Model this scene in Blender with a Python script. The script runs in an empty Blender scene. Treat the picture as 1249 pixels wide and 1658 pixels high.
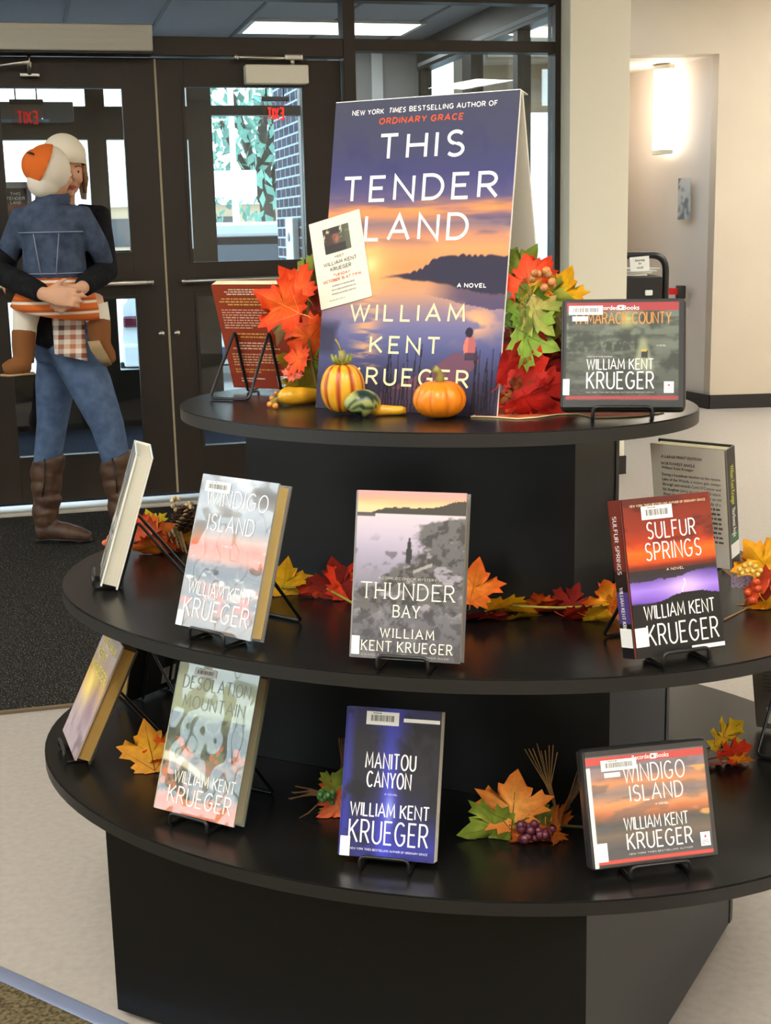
import bpy, bmesh, math, random
import numpy as np
from mathutils import Vector, Matrix, Euler

random.seed(7)
S = bpy.context.scene
COL = S.collection
PI = math.pi
def R(d): return math.radians(d)

# ------------------------------------------------------------------ camera
IW, IH = 1249, 1658
FPX, TILT, ROLL, CAMH = 2183.91, R(11.9072), R(1.25458), 1.335
fw = Vector((0, math.cos(TILT), -math.sin(TILT)))
rt0 = Vector((1, 0, 0)); dn0 = fw.cross(rt0)
RT = rt0 * math.cos(ROLL) + dn0 * math.sin(ROLL)
DN = -rt0 * math.sin(ROLL) + dn0 * math.cos(ROLL)
cd = bpy.data.cameras.new('camera'); cam = bpy.data.objects.new('camera', cd); COL.objects.link(cam)
cd.sensor_fit = 'HORIZONTAL'; cd.sensor_width = 36; cd.lens = FPX / IW * 36
cd.clip_start = 0.05; cd.clip_end = 300
cam.matrix_world = Matrix(((RT.x, -DN.x, -fw.x, 0), (RT.y, -DN.y, -fw.y, 0), (RT.z, -DN.z, -fw.z, CAMH), (0, 0, 0, 1)))
S.camera = cam

# ------------------------------------------------------------------ light set-up
SKY_STRENGTH = 2.6
PANEL_STRENGTH = 15.5
SCONCE_STRENGTH = 5.0
S.view_settings.view_transform = 'Standard'; S.view_settings.look = 'None'
S.view_settings.exposure = 1.0; S.view_settings.gamma = 1.0
S.view_settings.use_curve_mapping = False
wd = bpy.data.worlds.new('sky'); S.world = wd; wd.use_nodes = True
wn = wd.node_tree.nodes; wl = wd.node_tree.links
bg = wn['Background']; bg.inputs[1].default_value = SKY_STRENGTH
tc = wn.new('ShaderNodeTexCoord'); sp = wn.new('ShaderNodeSeparateXYZ'); rp = wn.new('ShaderNodeValToRGB')
wl.new(tc.outputs['Generated'], sp.inputs[0]); wl.new(sp.outputs[2], rp.inputs[0]); wl.new(rp.outputs[0], bg.inputs[0])
rp.color_ramp.elements[0].position = 0.0; rp.color_ramp.elements[0].color = (0.92, 0.97, 1.0, 1)
rp.color_ramp.elements[1].position = 0.6; rp.color_ramp.elements[1].color = (0.55, 0.75, 1.0, 1)

# ------------------------------------------------------------------ helpers
def lin(c):
    return tuple(((x / 12.92) if x <= 0.04045 else ((x + 0.055) / 1.055) ** 2.4) for x in c)
def c8(r, g, b): return lin((r / 255, g / 255, b / 255))
def hx(s): return c8(int(s[0:2], 16), int(s[2:4], 16), int(s[4:6], 16))

MATS = {}
def mat(name, col=(.5, .5, .5), rough=.5, metal=0, spec=.5, coat=0, coat_rough=.05, attr=False, noise=None, bump=None,
        emit=None, estr=0, coat_bump=None, trans=0, alpha=1, subsurf=0):
    if name in MATS: return MATS[name]
    m = bpy.data.materials.new(name); m.use_nodes = True; MATS[name] = m
    nt = m.node_tree; n = nt.nodes; l = nt.links; b = n['Principled BSDF']
    b.inputs['Base Color'].default_value = (*col, 1); b.inputs['Roughness'].default_value = rough
    b.inputs['Metallic'].default_value = metal; b.inputs['Specular IOR Level'].default_value = spec
    b.inputs['Coat Weight'].default_value = coat; b.inputs['Coat Roughness'].default_value = coat_rough
    tcn = n.new('ShaderNodeTexCoord')
    src = None
    if attr:
        a = n.new('ShaderNodeAttribute'); a.attribute_name = 'Col'; src = a.outputs['Color']
        l.new(src, b.inputs['Base Color'])
    if noise:                      # (scale, dark colour, light colour [, lo, hi])
        t = n.new('ShaderNodeTexNoise'); t.inputs['Scale'].default_value = noise[0]; t.inputs['Detail'].default_value = 6
        r = n.new('ShaderNodeValToRGB'); l.new(tcn.outputs['Object'], t.inputs['Vector']); l.new(t.outputs['Fac'], r.inputs[0])
        lo, hi = (noise[3], noise[4]) if len(noise) > 3 else (.35, .65)
        r.color_ramp.elements[0].position = lo; r.color_ramp.elements[0].color = (*noise[1], 1)
        r.color_ramp.elements[1].position = hi; r.color_ramp.elements[1].color = (*noise[2], 1)
        if attr:
            mx = n.new('ShaderNodeMix'); mx.data_type = 'RGBA'; mx.blend_type = 'MULTIPLY'; mx.inputs[0].default_value = 1
            l.new(src, mx.inputs[6]); l.new(r.outputs[0], mx.inputs[7]); l.new(mx.outputs[2], b.inputs['Base Color'])
        else: l.new(r.outputs[0], b.inputs['Base Color'])
    if bump:
        t = n.new('ShaderNodeTexNoise'); t.inputs['Scale'].default_value = bump[0]; t.inputs['Detail'].default_value = 4
        bp = n.new('ShaderNodeBump'); bp.inputs['Strength'].default_value = bump[1]; bp.inputs['Distance'].default_value = bump[2] if len(bump) > 2 else .01
        l.new(tcn.outputs['Object'], t.inputs['Vector']); l.new(t.outputs['Fac'], bp.inputs['Height']); l.new(bp.outputs[0], b.inputs['Normal'])
    if coat > .9: b.inputs['Coat IOR'].default_value = 1.8
    if coat_bump:
        t = n.new('ShaderNodeTexNoise'); t.inputs['Scale'].default_value = coat_bump[0]; t.inputs['Detail'].default_value = 1
        bp = n.new('ShaderNodeBump'); bp.inputs['Strength'].default_value = coat_bump[1]; bp.inputs['Distance'].default_value = coat_bump[2]
        l.new(tcn.outputs['Object'], t.inputs['Vector']); l.new(t.outputs['Fac'], bp.inputs['Height']); l.new(bp.outputs[0], b.inputs['Coat Normal'])
    if emit:
        b.inputs['Emission Color'].default_value = (*emit, 1); b.inputs['Emission Strength'].default_value = estr
    return m

def glass_mat(name, tint=(1, 1, 1), refl=.06):
    m = bpy.data.materials.new(name); m.use_nodes = True; nt = m.node_tree; nt.nodes.clear()
    o = nt.nodes.new('ShaderNodeOutputMaterial'); t = nt.nodes.new('ShaderNodeBsdfTransparent'); g = nt.nodes.new('ShaderNodeBsdfGlossy')
    x = nt.nodes.new('ShaderNodeMixShader'); f = nt.nodes.new('ShaderNodeFresnel'); f.inputs[0].default_value = 1.45
    t.inputs[0].default_value = (*tint, 1); g.inputs['Roughness'].default_value = 0.0
    gm = nt.nodes.new('ShaderNodeNewGeometry'); ir = nt.nodes.new('ShaderNodeMapRange'); ir.inputs['To Min'].default_value = 1.45; ir.inputs['To Max'].default_value = 1 / 1.45
    nt.links.new(gm.outputs['Backfacing'], ir.inputs['Value']); nt.links.new(ir.outputs[0], f.inputs[0])      # both faces of a pane reflect alike
    nt.links.new(f.outputs[0], x.inputs[0]); nt.links.new(t.outputs[0], x.inputs[1]); nt.links.new(g.outputs[0], x.inputs[2])
    nt.links.new(x.outputs[0], o.inputs[0]); MATS[name] = m
    return m

class MB:
    def __init__(s): s.v = []; s.f = []; s.m = []; s.c = []; s.sm = []
    def add(s, vs, fs, m=0, col=(1, 1, 1), smooth=False):
        b = len(s.v); s.v += [tuple(v) for v in vs]
        if isinstance(col, list): s.c += col
        else: s.c += [col] * len(vs)
        for f in fs: s.f.append(tuple(i + b for i in f)); s.m.append(m); s.sm.append(smooth)
        return s
    def poly(s, pts, m=0, col=(1, 1, 1)): return s.add(pts, [tuple(range(len(pts)))], m, col)
    def box(s, x0, x1, y0, y1, z0, z1, m=0, col=(1, 1, 1)):
        v = [(x0, y0, z0), (x1, y0, z0), (x1, y1, z0), (x0, y1, z0), (x0, y0, z1), (x1, y0, z1), (x1, y1, z1), (x0, y1, z1)]
        return s.add(v, [(0, 3, 2, 1), (4, 5, 6, 7), (0, 1, 5, 4), (1, 2, 6, 5), (2, 3, 7, 6), (3, 0, 4, 7)], m, col)
    def rbox(s, x0, x1, y0, y1, z0, z1, r=.003, seg=2, m=0, col=(1, 1, 1)):
        bm = bmesh.new(); bmesh.ops.create_cube(bm, size=1)
        for v in bm.verts: v.co = Vector(((x0 + x1) / 2 + v.co.x * (x1 - x0), (y0 + y1) / 2 + v.co.y * (y1 - y0), (z0 + z1) / 2 + v.co.z * (z1 - z0)))
        bmesh.ops.bevel(bm, geom=bm.edges[:], offset=r, segments=seg, affect='EDGES', profile=.5)
        return s.frombm(bm, m, col)
    def frombm(s, bm, m=0, col=(1, 1, 1), smooth=False):
        bm.verts.index_update()
        s.add([v.co[:] for v in bm.verts], [tuple(v.index for v in f.verts) for f in bm.faces], m, col, smooth); bm.free(); return s
    def prism(s, outline, z0, z1, m=0, col=(1, 1, 1), smooth=False):
        n = len(outline)
        v = [(x, y, z0) for x, y in outline] + [(x, y, z1) for x, y in outline]
        s.add(v, [tuple(reversed(range(n))), tuple(range(n, 2 * n))], m, col)
        return s.add(v, [(i, (i + 1) % n, (i + 1) % n + n, i + n) for i in range(n)], m, col, smooth)
    def sweep(s, path, rad, n=10, closed=False, caps=True, ref=None, m=0, col=(1, 1, 1), smooth=True):
        P = [Vector(p) for p in path]; k = len(P)
        if not isinstance(rad, (list, tuple)): rad = [rad] * k
        T = []
        for i in range(k):
            a = P[(i - 1) % k] if (closed or i > 0) else P[i]; b = P[(i + 1) % k] if (closed or i < k - 1) else P[i]
            d = b - a; T.append(d.normalized() if d.length > 1e-9 else Vector((0, 0, 1)))
        u = Vector(ref) if ref else (Vector((0, 0, 1)) if abs(T[0].z) < .9 else Vector((1, 0, 0)))
        vs = []
        for i in range(k):
            if ref: u = Vector(ref)
            u = (u - T[i] * u.dot(T[i])).normalized(); w = T[i].cross(u)
            r = rad[i]; a, b = (r if isinstance(r, (list, tuple)) else (r, r))
            for j in range(n):
                th = 2 * PI * j / n
                vs.append(P[i] + u * (a * math.cos(th)) + w * (b * math.sin(th)))
        fs = []
        for i in range(k if closed else k - 1):
            i2 = (i + 1) % k
            for j in range(n): j2 = (j + 1) % n; fs.append((i * n + j, i * n + j2, i2 * n + j2, i2 * n + j))
        if caps and not closed: fs += [tuple(reversed(range(n))), tuple((k - 1) * n + j for j in range(n))]
        return s.add(vs, fs, m, col, smooth)
    def lathe(s, prof, n=24, c=(0, 0, 0), ribs=0, ribd=0, m=0, colf=None, col=(1, 1, 1), sx=1, sy=1):
        vs = []; cols = []
        for r, z in prof:
            for j in range(n):
                th = 2 * PI * j / n; k = 1
                if ribs: k = 1 - ribd * (1 - abs(math.sin(ribs * th / 2))) ** 2
                vs.append((c[0] + r * k * math.cos(th) * sx, c[1] + r * k * math.sin(th) * sy, c[2] + z))
                cols.append(colf(th, z, r) if colf else col)
        fs = [(i * n + j, i * n + (j + 1) % n, (i + 1) * n + (j + 1) % n, (i + 1) * n + j) for i in range(len(prof) - 1) for j in range(n)]
        fs += [tuple(reversed(range(n))), tuple((len(prof) - 1) * n + j for j in range(n))]
        return s.add(vs, fs, m, cols, True)
    def ball(s, c, r, n=12, m=0, col=(1, 1, 1), rot=None):
        a, b, d = r if isinstance(r, (list, tuple)) else (r, r, r)
        vs = [Vector((0, 0, -d))]; h = n // 2 + 1
        for i in range(1, h):
            ph = -PI / 2 + PI * i / h
            for j in range(n): th = 2 * PI * j / n; vs.append(Vector((a * math.cos(ph) * math.cos(th), b * math.cos(ph) * math.sin(th), d * math.sin(ph))))
        vs.append(Vector((0, 0, d))); L = len(vs) - 1; fs = []
        for j in range(n):
            j2 = (j + 1) % n; fs.append((0, 1 + j2, 1 + j)); fs.append((L, L - n + j, L - n + j2))
            for i in range(h - 2): fs.append((1 + i * n + j, 1 + i * n + j2, 1 + (i + 1) * n + j2, 1 + (i + 1) * n + j))
        M = Euler(rot).to_matrix() if rot else Matrix.Identity(3)
        return s.add([M @ v + Vector(c) for v in vs], fs, m, col, True)
    def xform(s, M):
        s.v = [tuple(M @ Vector(v)) for v in s.v]; return s
    def build(s, name, mats, parent=None, shift=None):
        me = bpy.data.meshes.new(name)
        v = s.v if shift is None else [tuple(Vector(p) - Vector(shift)) for p in s.v]
        me.from_pydata(v, [], s.f)
        if not isinstance(mats, (list, tuple)): mats = [mats]
        for q in mats: me.materials.append(q)
        me.polygons.foreach_set('material_index', s.m); me.polygons.foreach_set('use_smooth', s.sm)
        ca = me.color_attributes.new('Col', 'FLOAT_COLOR', 'POINT')
        arr = np.ones((len(s.v), 4), dtype=np.float32); arr[:, :3] = np.array(s.c, dtype=np.float32).reshape(-1, 3)
        ca.data.foreach_set('color', arr.ravel()); me.update()
        o = bpy.data.objects.new(name, me); COL.objects.link(o)
        if parent: o.parent = parent
        return o

def empty(name, loc, rot=(0, 0, 0)):
    o = bpy.data.objects.new(name, None); COL.objects.link(o); o.location = loc; o.rotation_euler = rot
    o.empty_display_size = .05
    return o
def tag(o, label, cat, group=None):
    o['label'] = label; o['category'] = cat
    if group: o['group'] = group
    return o
def thing(name, label, cat, loc, rot=(0, 0, 0), group=None): return tag(empty(name, loc, rot), label, cat, group)
def struct(o): o['kind'] = 'structure'; return o
def lab(o, t): o['label'] = t; return o

def fuse(name, mb, voxel, m, parent, smooth=3):
    o = mb.build(name, m, parent)
    md = o.modifiers.new('r', 'REMESH'); md.mode = 'VOXEL'; md.voxel_size = voxel; md.use_smooth_shade = True
    if smooth: sm = o.modifiers.new('s', 'SMOOTH'); sm.iterations = smooth; sm.factor = .5
    dg = bpy.context.evaluated_depsgraph_get(); me = bpy.data.meshes.new_from_object(o.evaluated_get(dg))
    o.modifiers.clear(); old = o.data; o.data = me; me.name = name; bpy.data.meshes.remove(old)
    if not me.materials: me.materials.append(m)
    for p in me.polygons: p.use_smooth = True
    return o

# a point on a real horizontal plane (shelf, floor) seen at a spot of the photograph
def ray(px, py): return RT * (px - IW / 2) + DN * (py - IH / 2) + fw * FPX
def on(px, py, z):
    d = ray(px, py); return Vector((0, 0, CAMH)) + d * ((z - CAMH) / d.z)
def aty(px, py, y):
    d = ray(px, py); return Vector((0, 0, CAMH)) + d * (y / d.y)

# ---- lettering: strokes drawn as ribbons
def arc(cx, cy, rx, ry, a0, a1, n=10):
    return [(cx + rx * math.cos(R(a0 + (a1 - a0) * i / n)), cy + ry * math.sin(R(a0 + (a1 - a0) * i / n))) for i in range(n + 1)]
G = {
 'A': (.72, [[(0, 0), (.36, 1), (.72, 0)], [(.13, .34), (.59, .34)]]),
 'B': (.58, [[(0, 0), (0, 1), (.3, 1)] + arc(.3, .76, .24, .24, 90, -90) + [(0, .52)], [(.3, .52)] + arc(.3, .26, .28, .26, 90, -90) + [(0, 0)]]),
 'C': (.66, [arc(.36, .5, .36, .5, 45, 315, 18)]),
 'D': (.64, [[(0, 0), (0, 1), (.24, 1)] + arc(.24, .5, .4, .5, 90, -90, 14) + [(0, 0)]]),
 'E': (.5, [[(.5, 1), (0, 1), (0, 0), (.5, 0)], [(0, .52), (.42, .52)]]),
 'F': (.48, [[(.48, 1), (0, 1), (0, 0)], [(0, .5), (.4, .5)]]),
 'G': (.7, [arc(.36, .5, .36, .5, 48, 325, 18) + [(.66, .46), (.4, .46)]]),
 'H': (.62, [[(0, 0), (0, 1)], [(.62, 0), (.62, 1)], [(0, .52), (.62, .52)]]),
 'I': (.0, [[(0, 0), (0, 1)]]),
 'J': (.4, [[(.4, 1), (.4, .2)] + arc(.2, .2, .2, .2, 0, -180)]),
 'K': (.6, [[(0, 0), (0, 1)], [(.58, 1), (.0, .42)], [(.18, .58), (.6, 0)]]),
 'L': (.46, [[(0, 1), (0, 0), (.46, 0)]]),
 'M': (.78, [[(0, 0), (.06, 1), (.39, .22), (.72, 1), (.78, 0)]]),
 'N': (.64, [[(0, 0), (0, 1), (.64, 0), (.64, 1)]]),
 'O': (.74, [arc(.37, .5, .37, .5, 90, 450, 24)]),
 'P': (.54, [[(0, 0), (0, 1), (.28, 1)] + arc(.28, .73, .26, .27, 90, -90) + [(0, .46)]]),
 'Q': (.74, [arc(.37, .5, .37, .5, 90, 450, 24), [(.45, .25), (.7, -.05)]]),
 'R': (.58, [[(0, 0), (0, 1), (.28, 1)] + arc(.28, .74, .26, .26, 90, -90) + [(0, .48)], [(.26, .48), (.58, 0)]]),
 'S': (.54, [arc(.28, .75, .24, .25, 35, 270, 12) + arc(.27, .25, .26, .25, 90, -145, 12)]),
 'T': (.6, [[(0, 1), (.6, 1)], [(.3, 1), (.3, 0)]]),
 'U': (.6, [[(0, 1), (0, .3)] + arc(.3, .3, .3, .3, 180, 360, 12) + [(.6, 1)]]),
 'V': (.68, [[(0, 1), (.34, 0), (.68, 1)]]),
 'W': (.98, [[(0, 1), (.25, 0), (.49, .9), (.73, 0), (.98, 1)]]),
 'X': (.6, [[(0, 1), (.6, 0)], [(0, 0), (.6, 1)]]),
 'Y': (.62, [[(0, 1), (.31, .46), (.62, 1)], [(.31, .46), (.31, 0)]]),
 'Z': (.56, [[(0, 1), (.56, 1), (0, 0), (.56, 0)]]),
 '1': (.2, [[(0, .8), (.2, 1), (.2, 0)]]),
 '5': (.5, [[(.46, 1), (.06, 1), (.02, .55)] + arc(.24, .3, .26, .3, 100, -150, 12)]),
 '7': (.5, [[(0, 1), (.5, 1), (.15, 0)]]),
 '.': (.0, [[(0, 0), (0, .06)]]), ',': (.0, [[(0, .04), (-.05, -.12)]]), "'": (.0, [[(0, 1), (0, .75)]]),
}
def ribbon(mb, pts, t, put, col, m=0):
    P = []
    for p in pts:
        if not P or (Vector((p[0], p[1])) - P[-1]).length > 1e-7: P.append(Vector((p[0], p[1])))
    n = len(P)
    if n < 2: return
    closed = n > 3 and (P[0] - P[-1]).length < 1e-6
    L = []; Rr = []
    for i in range(n):
        d1 = (P[i] - P[i - 1]) if i > 0 else (P[i] - P[-2] if closed else None)
        d2 = (P[i + 1] - P[i]) if i < n - 1 else (P[1] - P[0] if closed else None)
        d1 = d2 if d1 is None else d1; d2 = d1 if d2 is None else d2
        d1 = d1.normalized(); d2 = d2.normalized()
        n1 = Vector((-d1.y, d1.x)); n2 = Vector((-d2.y, d2.x)); nn = n1 + n2
        nn = n1 if nn.length < 1e-6 else nn.normalized()
        k = 1 / max(.45, nn.dot(n1))
        L.append(P[i] + nn * (t / 2 * k)); Rr.append(P[i] - nn * (t / 2 * k))
    vs = [put(q.x, q.y) for q in L] + [put(q.x, q.y) for q in Rr]
    mb.add(vs, [(i, n + i, n + i + 1, i + 1) for i in range(n - 1)], m, col)
def text(mb, s, x0, x1, z0, z1, t, put, col, gap=.26, space=.42, serif=False, slant=0, m=0):
    """letters of string s fitted into the box x0..x1, z0..z1; t = stroke weight"""
    adv = 0; items = []
    for ch in s.upper():
        if ch == ' ': adv += space; continue
        w, st = G.get(ch, G['I']); items.append((adv, w, st)); adv += w + gap
    W = adv - gap; h = (z1 - z0) - t; k = (x1 - x0 - t) / W
    for a, w, st in items:
        for p in st:
            q = [(x0 + t / 2 + (a + x) * k + slant * y * h, z0 + t / 2 + y * h) for x, y in p]
            ribbon(mb, q, t, put, col, m)
            if serif and len(p) > 1:
                for e in (q[0], q[-1]):
                    if min(abs(e[1] - z0 - t / 2), abs(e[1] - z1 + t / 2)) < .02 * h:
                        sl = h * .10; ribbon(mb, [(e[0] - sl, e[1]), (e[0] + sl, e[1])], t * .55, put, col, m)
_fc = {}
def btext(mb, s, x0, x1, z, h, put, col, shear=0, m=0):
    """mixed-case line in the plain built-in face, fitted to the width x0..x1 (x1 None: natural width)"""
    key = (s, shear)
    if key not in _fc:
        cu = bpy.data.curves.new('t', 'FONT'); cu.body = s; cu.size = 1; cu.shear = shear; cu.resolution_u = 2; cu.offset = .012
        o = bpy.data.objects.new('t', cu); COL.objects.link(o); dg = bpy.context.evaluated_depsgraph_get(); dg.update()
        me = bpy.data.meshes.new_from_object(o.evaluated_get(dg))
        _fc[key] = ([v.co[:2] for v in me.vertices], [tuple(p.vertices) for p in me.polygons])
        bpy.data.objects.remove(o); bpy.data.curves.remove(cu); bpy.data.meshes.remove(me)
    V, F = _fc[key]
    if not V: return
    xa = min(v[0] for v in V); xb = max(v[0] for v in V); k = h / .73
    kx = k if x1 is None else (x1 - x0) / (xb - xa)
    mb.add([put(x0 + (v[0] - xa) * kx, z + v[1] * k) for v in V], F, m, col)
def words(mb, x0, x1, z0, z1, lines, put, col, seed=1, fill=.55, centre=False, m=0):
    """lines of print too small to read: one short bar per word"""
    rn = random.Random(seed); dz = (z1 - z0) / lines
    for i in range(lines):
        z = z1 - dz * (i + .5); a, b = x0, x1
        if centre: sh = rn.uniform(0, .22) * (x1 - x0); a += sh; b -= sh
        elif i == lines - 1: b = a + (x1 - x0) * .5
        x = a
        while x < b - .002:
            w = rn.uniform(.03, .10) * (x1 - x0); e = min(x + w, b)
            hh = dz * fill * rn.uniform(.75, 1) / 2
            mb.poly([put(x, z - hh), put(e, z - hh), put(e, z + hh), put(x, z + hh)], m, col); x = e + .016 * (x1 - x0)

# ---- painted art: colour on a fine mesh grid
_rs = np.random.RandomState(5).rand(128, 128)
def vn(x, y, sd=0):
    x = np.asarray(x, float) + sd * 17.3; y = np.asarray(y, float) + sd * 9.1
    xi = np.floor(x).astype(int); yi = np.floor(y).astype(int); fx = x - xi; fy = y - yi
    fx = fx * fx * (3 - 2 * fx); fy = fy * fy * (3 - 2 * fy)
    g = lambda a, b: _rs[a % 128, b % 128]
    return (g(xi, yi) * (1 - fx) + g(xi + 1, yi) * fx) * (1 - fy) + (g(xi, yi + 1) * (1 - fx) + g(xi + 1, yi + 1) * fx) * fy
def fbm(x, y, sd=0, o=4):
    r = 0; a = .5; t = 0
    for i in range(o): r = r + a * vn(x * 2 ** i, y * 2 ** i, sd + i); t += a; a *= .55
    return r / t
def ramp(v, st):
    st = sorted(st); ps = [s[0] for s in st]
    return np.stack([np.interp(v, ps, [s[1][k] / 255 for s in st]) for k in range(3)], -1)
def mixc(a, c, m):
    m = np.clip(m, 0, 1)[..., None]; return a * (1 - m) + np.array(c) / 255 * m
def sst(e0, e1, x):
    t = np.clip((x - e0) / (e1 - e0), 0, 1); return t * t * (3 - 2 * t)
def inpoly(u, v, pts):
    r = np.zeros(u.shape, bool); n = len(pts)
    for i in range(n):
        x1, y1 = pts[i]; x2, y2 = pts[(i + 1) % n]
        if y1 == y2: continue
        r ^= ((y1 > v) != (y2 > v)) & (u < (x2 - x1) * (v - y1) / (y2 - y1) + x1)
    return r
def art_grid(mb, fn, w, h, put, nu, nv, m=0):
    uu, vv = np.meshgrid((np.arange(nu + 1)) / nu, (np.arange(nv + 1)) / nv)
    c = np.clip(fn(uu, vv), 0, 1); c = np.where(c <= .04045, c / 12.92, ((c + .055) / 1.055) ** 2.4)
    vs = [put((u - .5) * w, v * h) for u, v in zip(uu.ravel(), vv.ravel())]
    q = nu + 1
    fs = [(j * q + i, j * q + i + 1, (j + 1) * q + i + 1, (j + 1) * q + i) for j in range(nv) for i in range(nu)]
    mb.add(vs, fs, m, [tuple(x) for x in c.reshape(-1, 3)])
def fillet(pts, r, n=5, small=None):
    out = [Vector(pts[0])]; r0 = r
    for i in range(1, len(pts) - 1):
        a, b, c = Vector(pts[i - 1]), Vector(pts[i]), Vector(pts[i + 1])
        r = small[1] if small and i in small[0] else r0; k = min(r, (a - b).length * .45, (c - b).length * .45); p = b + (a - b).normalized() * k; q = b + (c - b).normalized() * k
        for j in range(n + 1):
            t = j / n; out.append(p * (1 - t) ** 2 + b * 2 * t * (1 - t) + q * t * t)
    out.append(Vector(pts[-1])); return out
# ------------------------------------------------------------------ materials
M_art = mat('printed_card', attr=True, rough=.42, spec=.35)
M_jacket = mat('clear_jacket', attr=True, rough=.5, spec=.3, coat=1.0, coat_rough=.04, coat_bump=(14, .5, .012))
M_gloss = mat('laminated_cover', attr=True, rough=.4, spec=.35, coat=.5, coat_rough=.12)
M_poster = mat('foam_board_print', attr=True, rough=.6, spec=.2)
M_leaf = mat('silk_leaf', attr=True, rough=.62, spec=.25, noise=(60, (.72, .72, .72), (1, 1, 1)))
M_gourd = mat('gourd_skin', attr=True, rough=.33, spec=.5, noise=(35, (.85, .85, .85), (1, 1, 1)), bump=(40, .15, .002))
M_wire = mat('black_wire', hx('0b0b0b'), rough=.35, spec=.5)
M_pages = mat('page_edges', attr=True, rough=.8, spec=.1)
M_lam = mat('black_laminate', hx('12110f'), rough=.27, spec=.5, bump=(260, .08, .001), noise=(9, hx('100f0e'), hx('151412')))
M_rim = mat('black_edge_band', hx('1b1a18'), rough=.45, spec=.5)
M_panel = mat('black_panel', hx('090908'), rough=.42, spec=.4)
M_bronze = mat('bronze_aluminium', hx('2d251d'), rough=.45, metal=.1, spec=.4, noise=(3, hx('2a231b'), hx('312820')))
M_steel = mat('brushed_steel', hx('b9b6ad'), rough=.3, metal=1)
M_silver = mat('silver_casing', hx('a3a196'), rough=.45, metal=.6)
M_cream = mat('cream_casing', hx('e6e2cf'), rough=.45)
M_wall = mat('wall_paint', hx('cbbda6'), rough=.75, noise=(2, hx('c8baa3'), hx('cec0a9')))
M_column = mat('column_paint', hx('eae5d0'), rough=.7)
M_alcove = mat('alcove_paint', hx('e6dcd0'), rough=.7)
M_ceil = mat('ceiling_tile', hx('dedcd4'), rough=.9)
M_base = mat('black_rubber', hx('1f1b18'), rough=.5)
M_glass = glass_mat('window_glass', (.93, .97, .97))
M_lamp = mat('lamp_diffuser', (1, 1, 1), rough=.6, emit=(1, .97, .91), estr=PANEL_STRENGTH)
M_vlamp = mat('vestibule_lamp', (1, 1, 1), rough=.6, emit=(1, .98, .92), estr=5)
M_sconce = mat('sconce_diffuser', (1, 1, 1), rough=.5, emit=(1, .93, .82), estr=SCONCE_STRENGTH)
M_white = mat('white_paint', hx('eeeeea'), rough=.6)
M_dark = mat('dark_plastic', hx('141414'), rough=.4)
M_plain = mat('coloured_plain', attr=True, rough=.6)

def floor_material():
    m = mat('linoleum', hx('aca397'), rough=.34, spec=.4, noise=(55, hx('a69d91'), hx('b2a99e'), .3, .7)); return m
M_floor = floor_material()
def speckle(name, base, fleck, scale, lo, hi, rough=.95):
    m = mat(name, base, rough=rough, spec=.1, noise=(scale, base, fleck, lo, hi), bump=(scale * .8, .6, .004)); return m
M_mat = speckle('speckled_mat', hx('1f1e1c'), hx('a8a298'), 210, .57, .74)
M_carpet = speckle('brown_carpet', hx('463d29'), hx('6f6348'), 130, .40, .62)
M_vcarpet = speckle('blue_black_carpet', hx('2a2d38'), hx('565c70'), 200, .5, .75)
M_strip = mat('transition_strip', hx('7f8aa6'), rough=.35, metal=.3)

# ------------------------------------------------------------------ the setting
P0 = Vector((-1.0575, 6.7647, 0)); WA = R(14.5)
UV = Vector((math.cos(WA), math.sin(WA), 0)); NV = Vector((-math.sin(WA), math.cos(WA), 0))
def wall_obj(o): o.location = P0; o.rotation_euler = (0, 0, WA); return o
def WP(u, v, z): return P0 + UV * u + NV * v + Vector((0, 0, z))
def uv_at(px, py, v):                       # where a spot of the photo meets the plane parallel to the doors at depth v
    d = ray(px, py); o = Vector((0, 0, CAMH)); k = ((P0 + NV * v - o).dot(NV)) / d.dot(NV); p = o + d * k - P0
    return p.dot(UV), p.z
def side_at(px, py, u):
    d = ray(px, py); o = Vector((0, 0, CAMH)); k = ((P0 + UV * u - o).dot(UV)) / d.dot(UV); p = o + d * k - P0
    return p.dot(NV), p.z
ZC = 3.05; YC = 10.1

# floor (one slab), carpet, strip, mat
b = MB(); b.box(-7, 7, -4.2, 13, -.06, 0); struct(b.build('floor', M_floor))
s0 = Vector((-.7377, 2.289, 0)); sd = Vector((math.cos(R(-35.5)), math.sin(R(-35.5)), 0)); sn = Vector((-sd.y, sd.x, 0))
a0 = s0 - sd * 2.6; a1 = s0 + sd * 4.2
b = MB(); q = [a0 - sn * .036, a1 - sn * .036, a1 - sn * 3, a0 - sn * 3]
b.prism([(p.x, p.y) for p in reversed(q)], 0, .006); struct(b.build('floor_carpet', M_carpet))
b = MB(); b.sweep([a0 - sn * .018 + Vector((0, 0, .003)), a1 - sn * .018 + Vector((0, 0, .003))], [(.005, .02)] * 2, 12, ref=(0, 0, 1)); struct(b.build('trim_1', M_strip))
m0 = Vector((-1.1163, 3.664, 0)); md = Vector((math.cos(R(14.0)), math.sin(R(14.0)), 0)); mn = Vector((-md.y, md.x, 0))
mt = thing('entrance_mat', 'large black speckled entrance mat lying inside the glass doors', 'mat', m0 + mn * 1.4)
b = MB(); q = [m0 - md * 3, m0 + md * 1.75, m0 + md * 1.75 + mn * 2.78, m0 - md * 3 + mn * 2.78]
b.prism([(p.x, p.y) for p in q], .0005, .009); b.build('pile', M_mat, mt, m0 + mn * 1.4)
b = MB(); e = [m0 - md * 3 - mn * .02, m0 + md * 1.77 - mn * .02]
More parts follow.
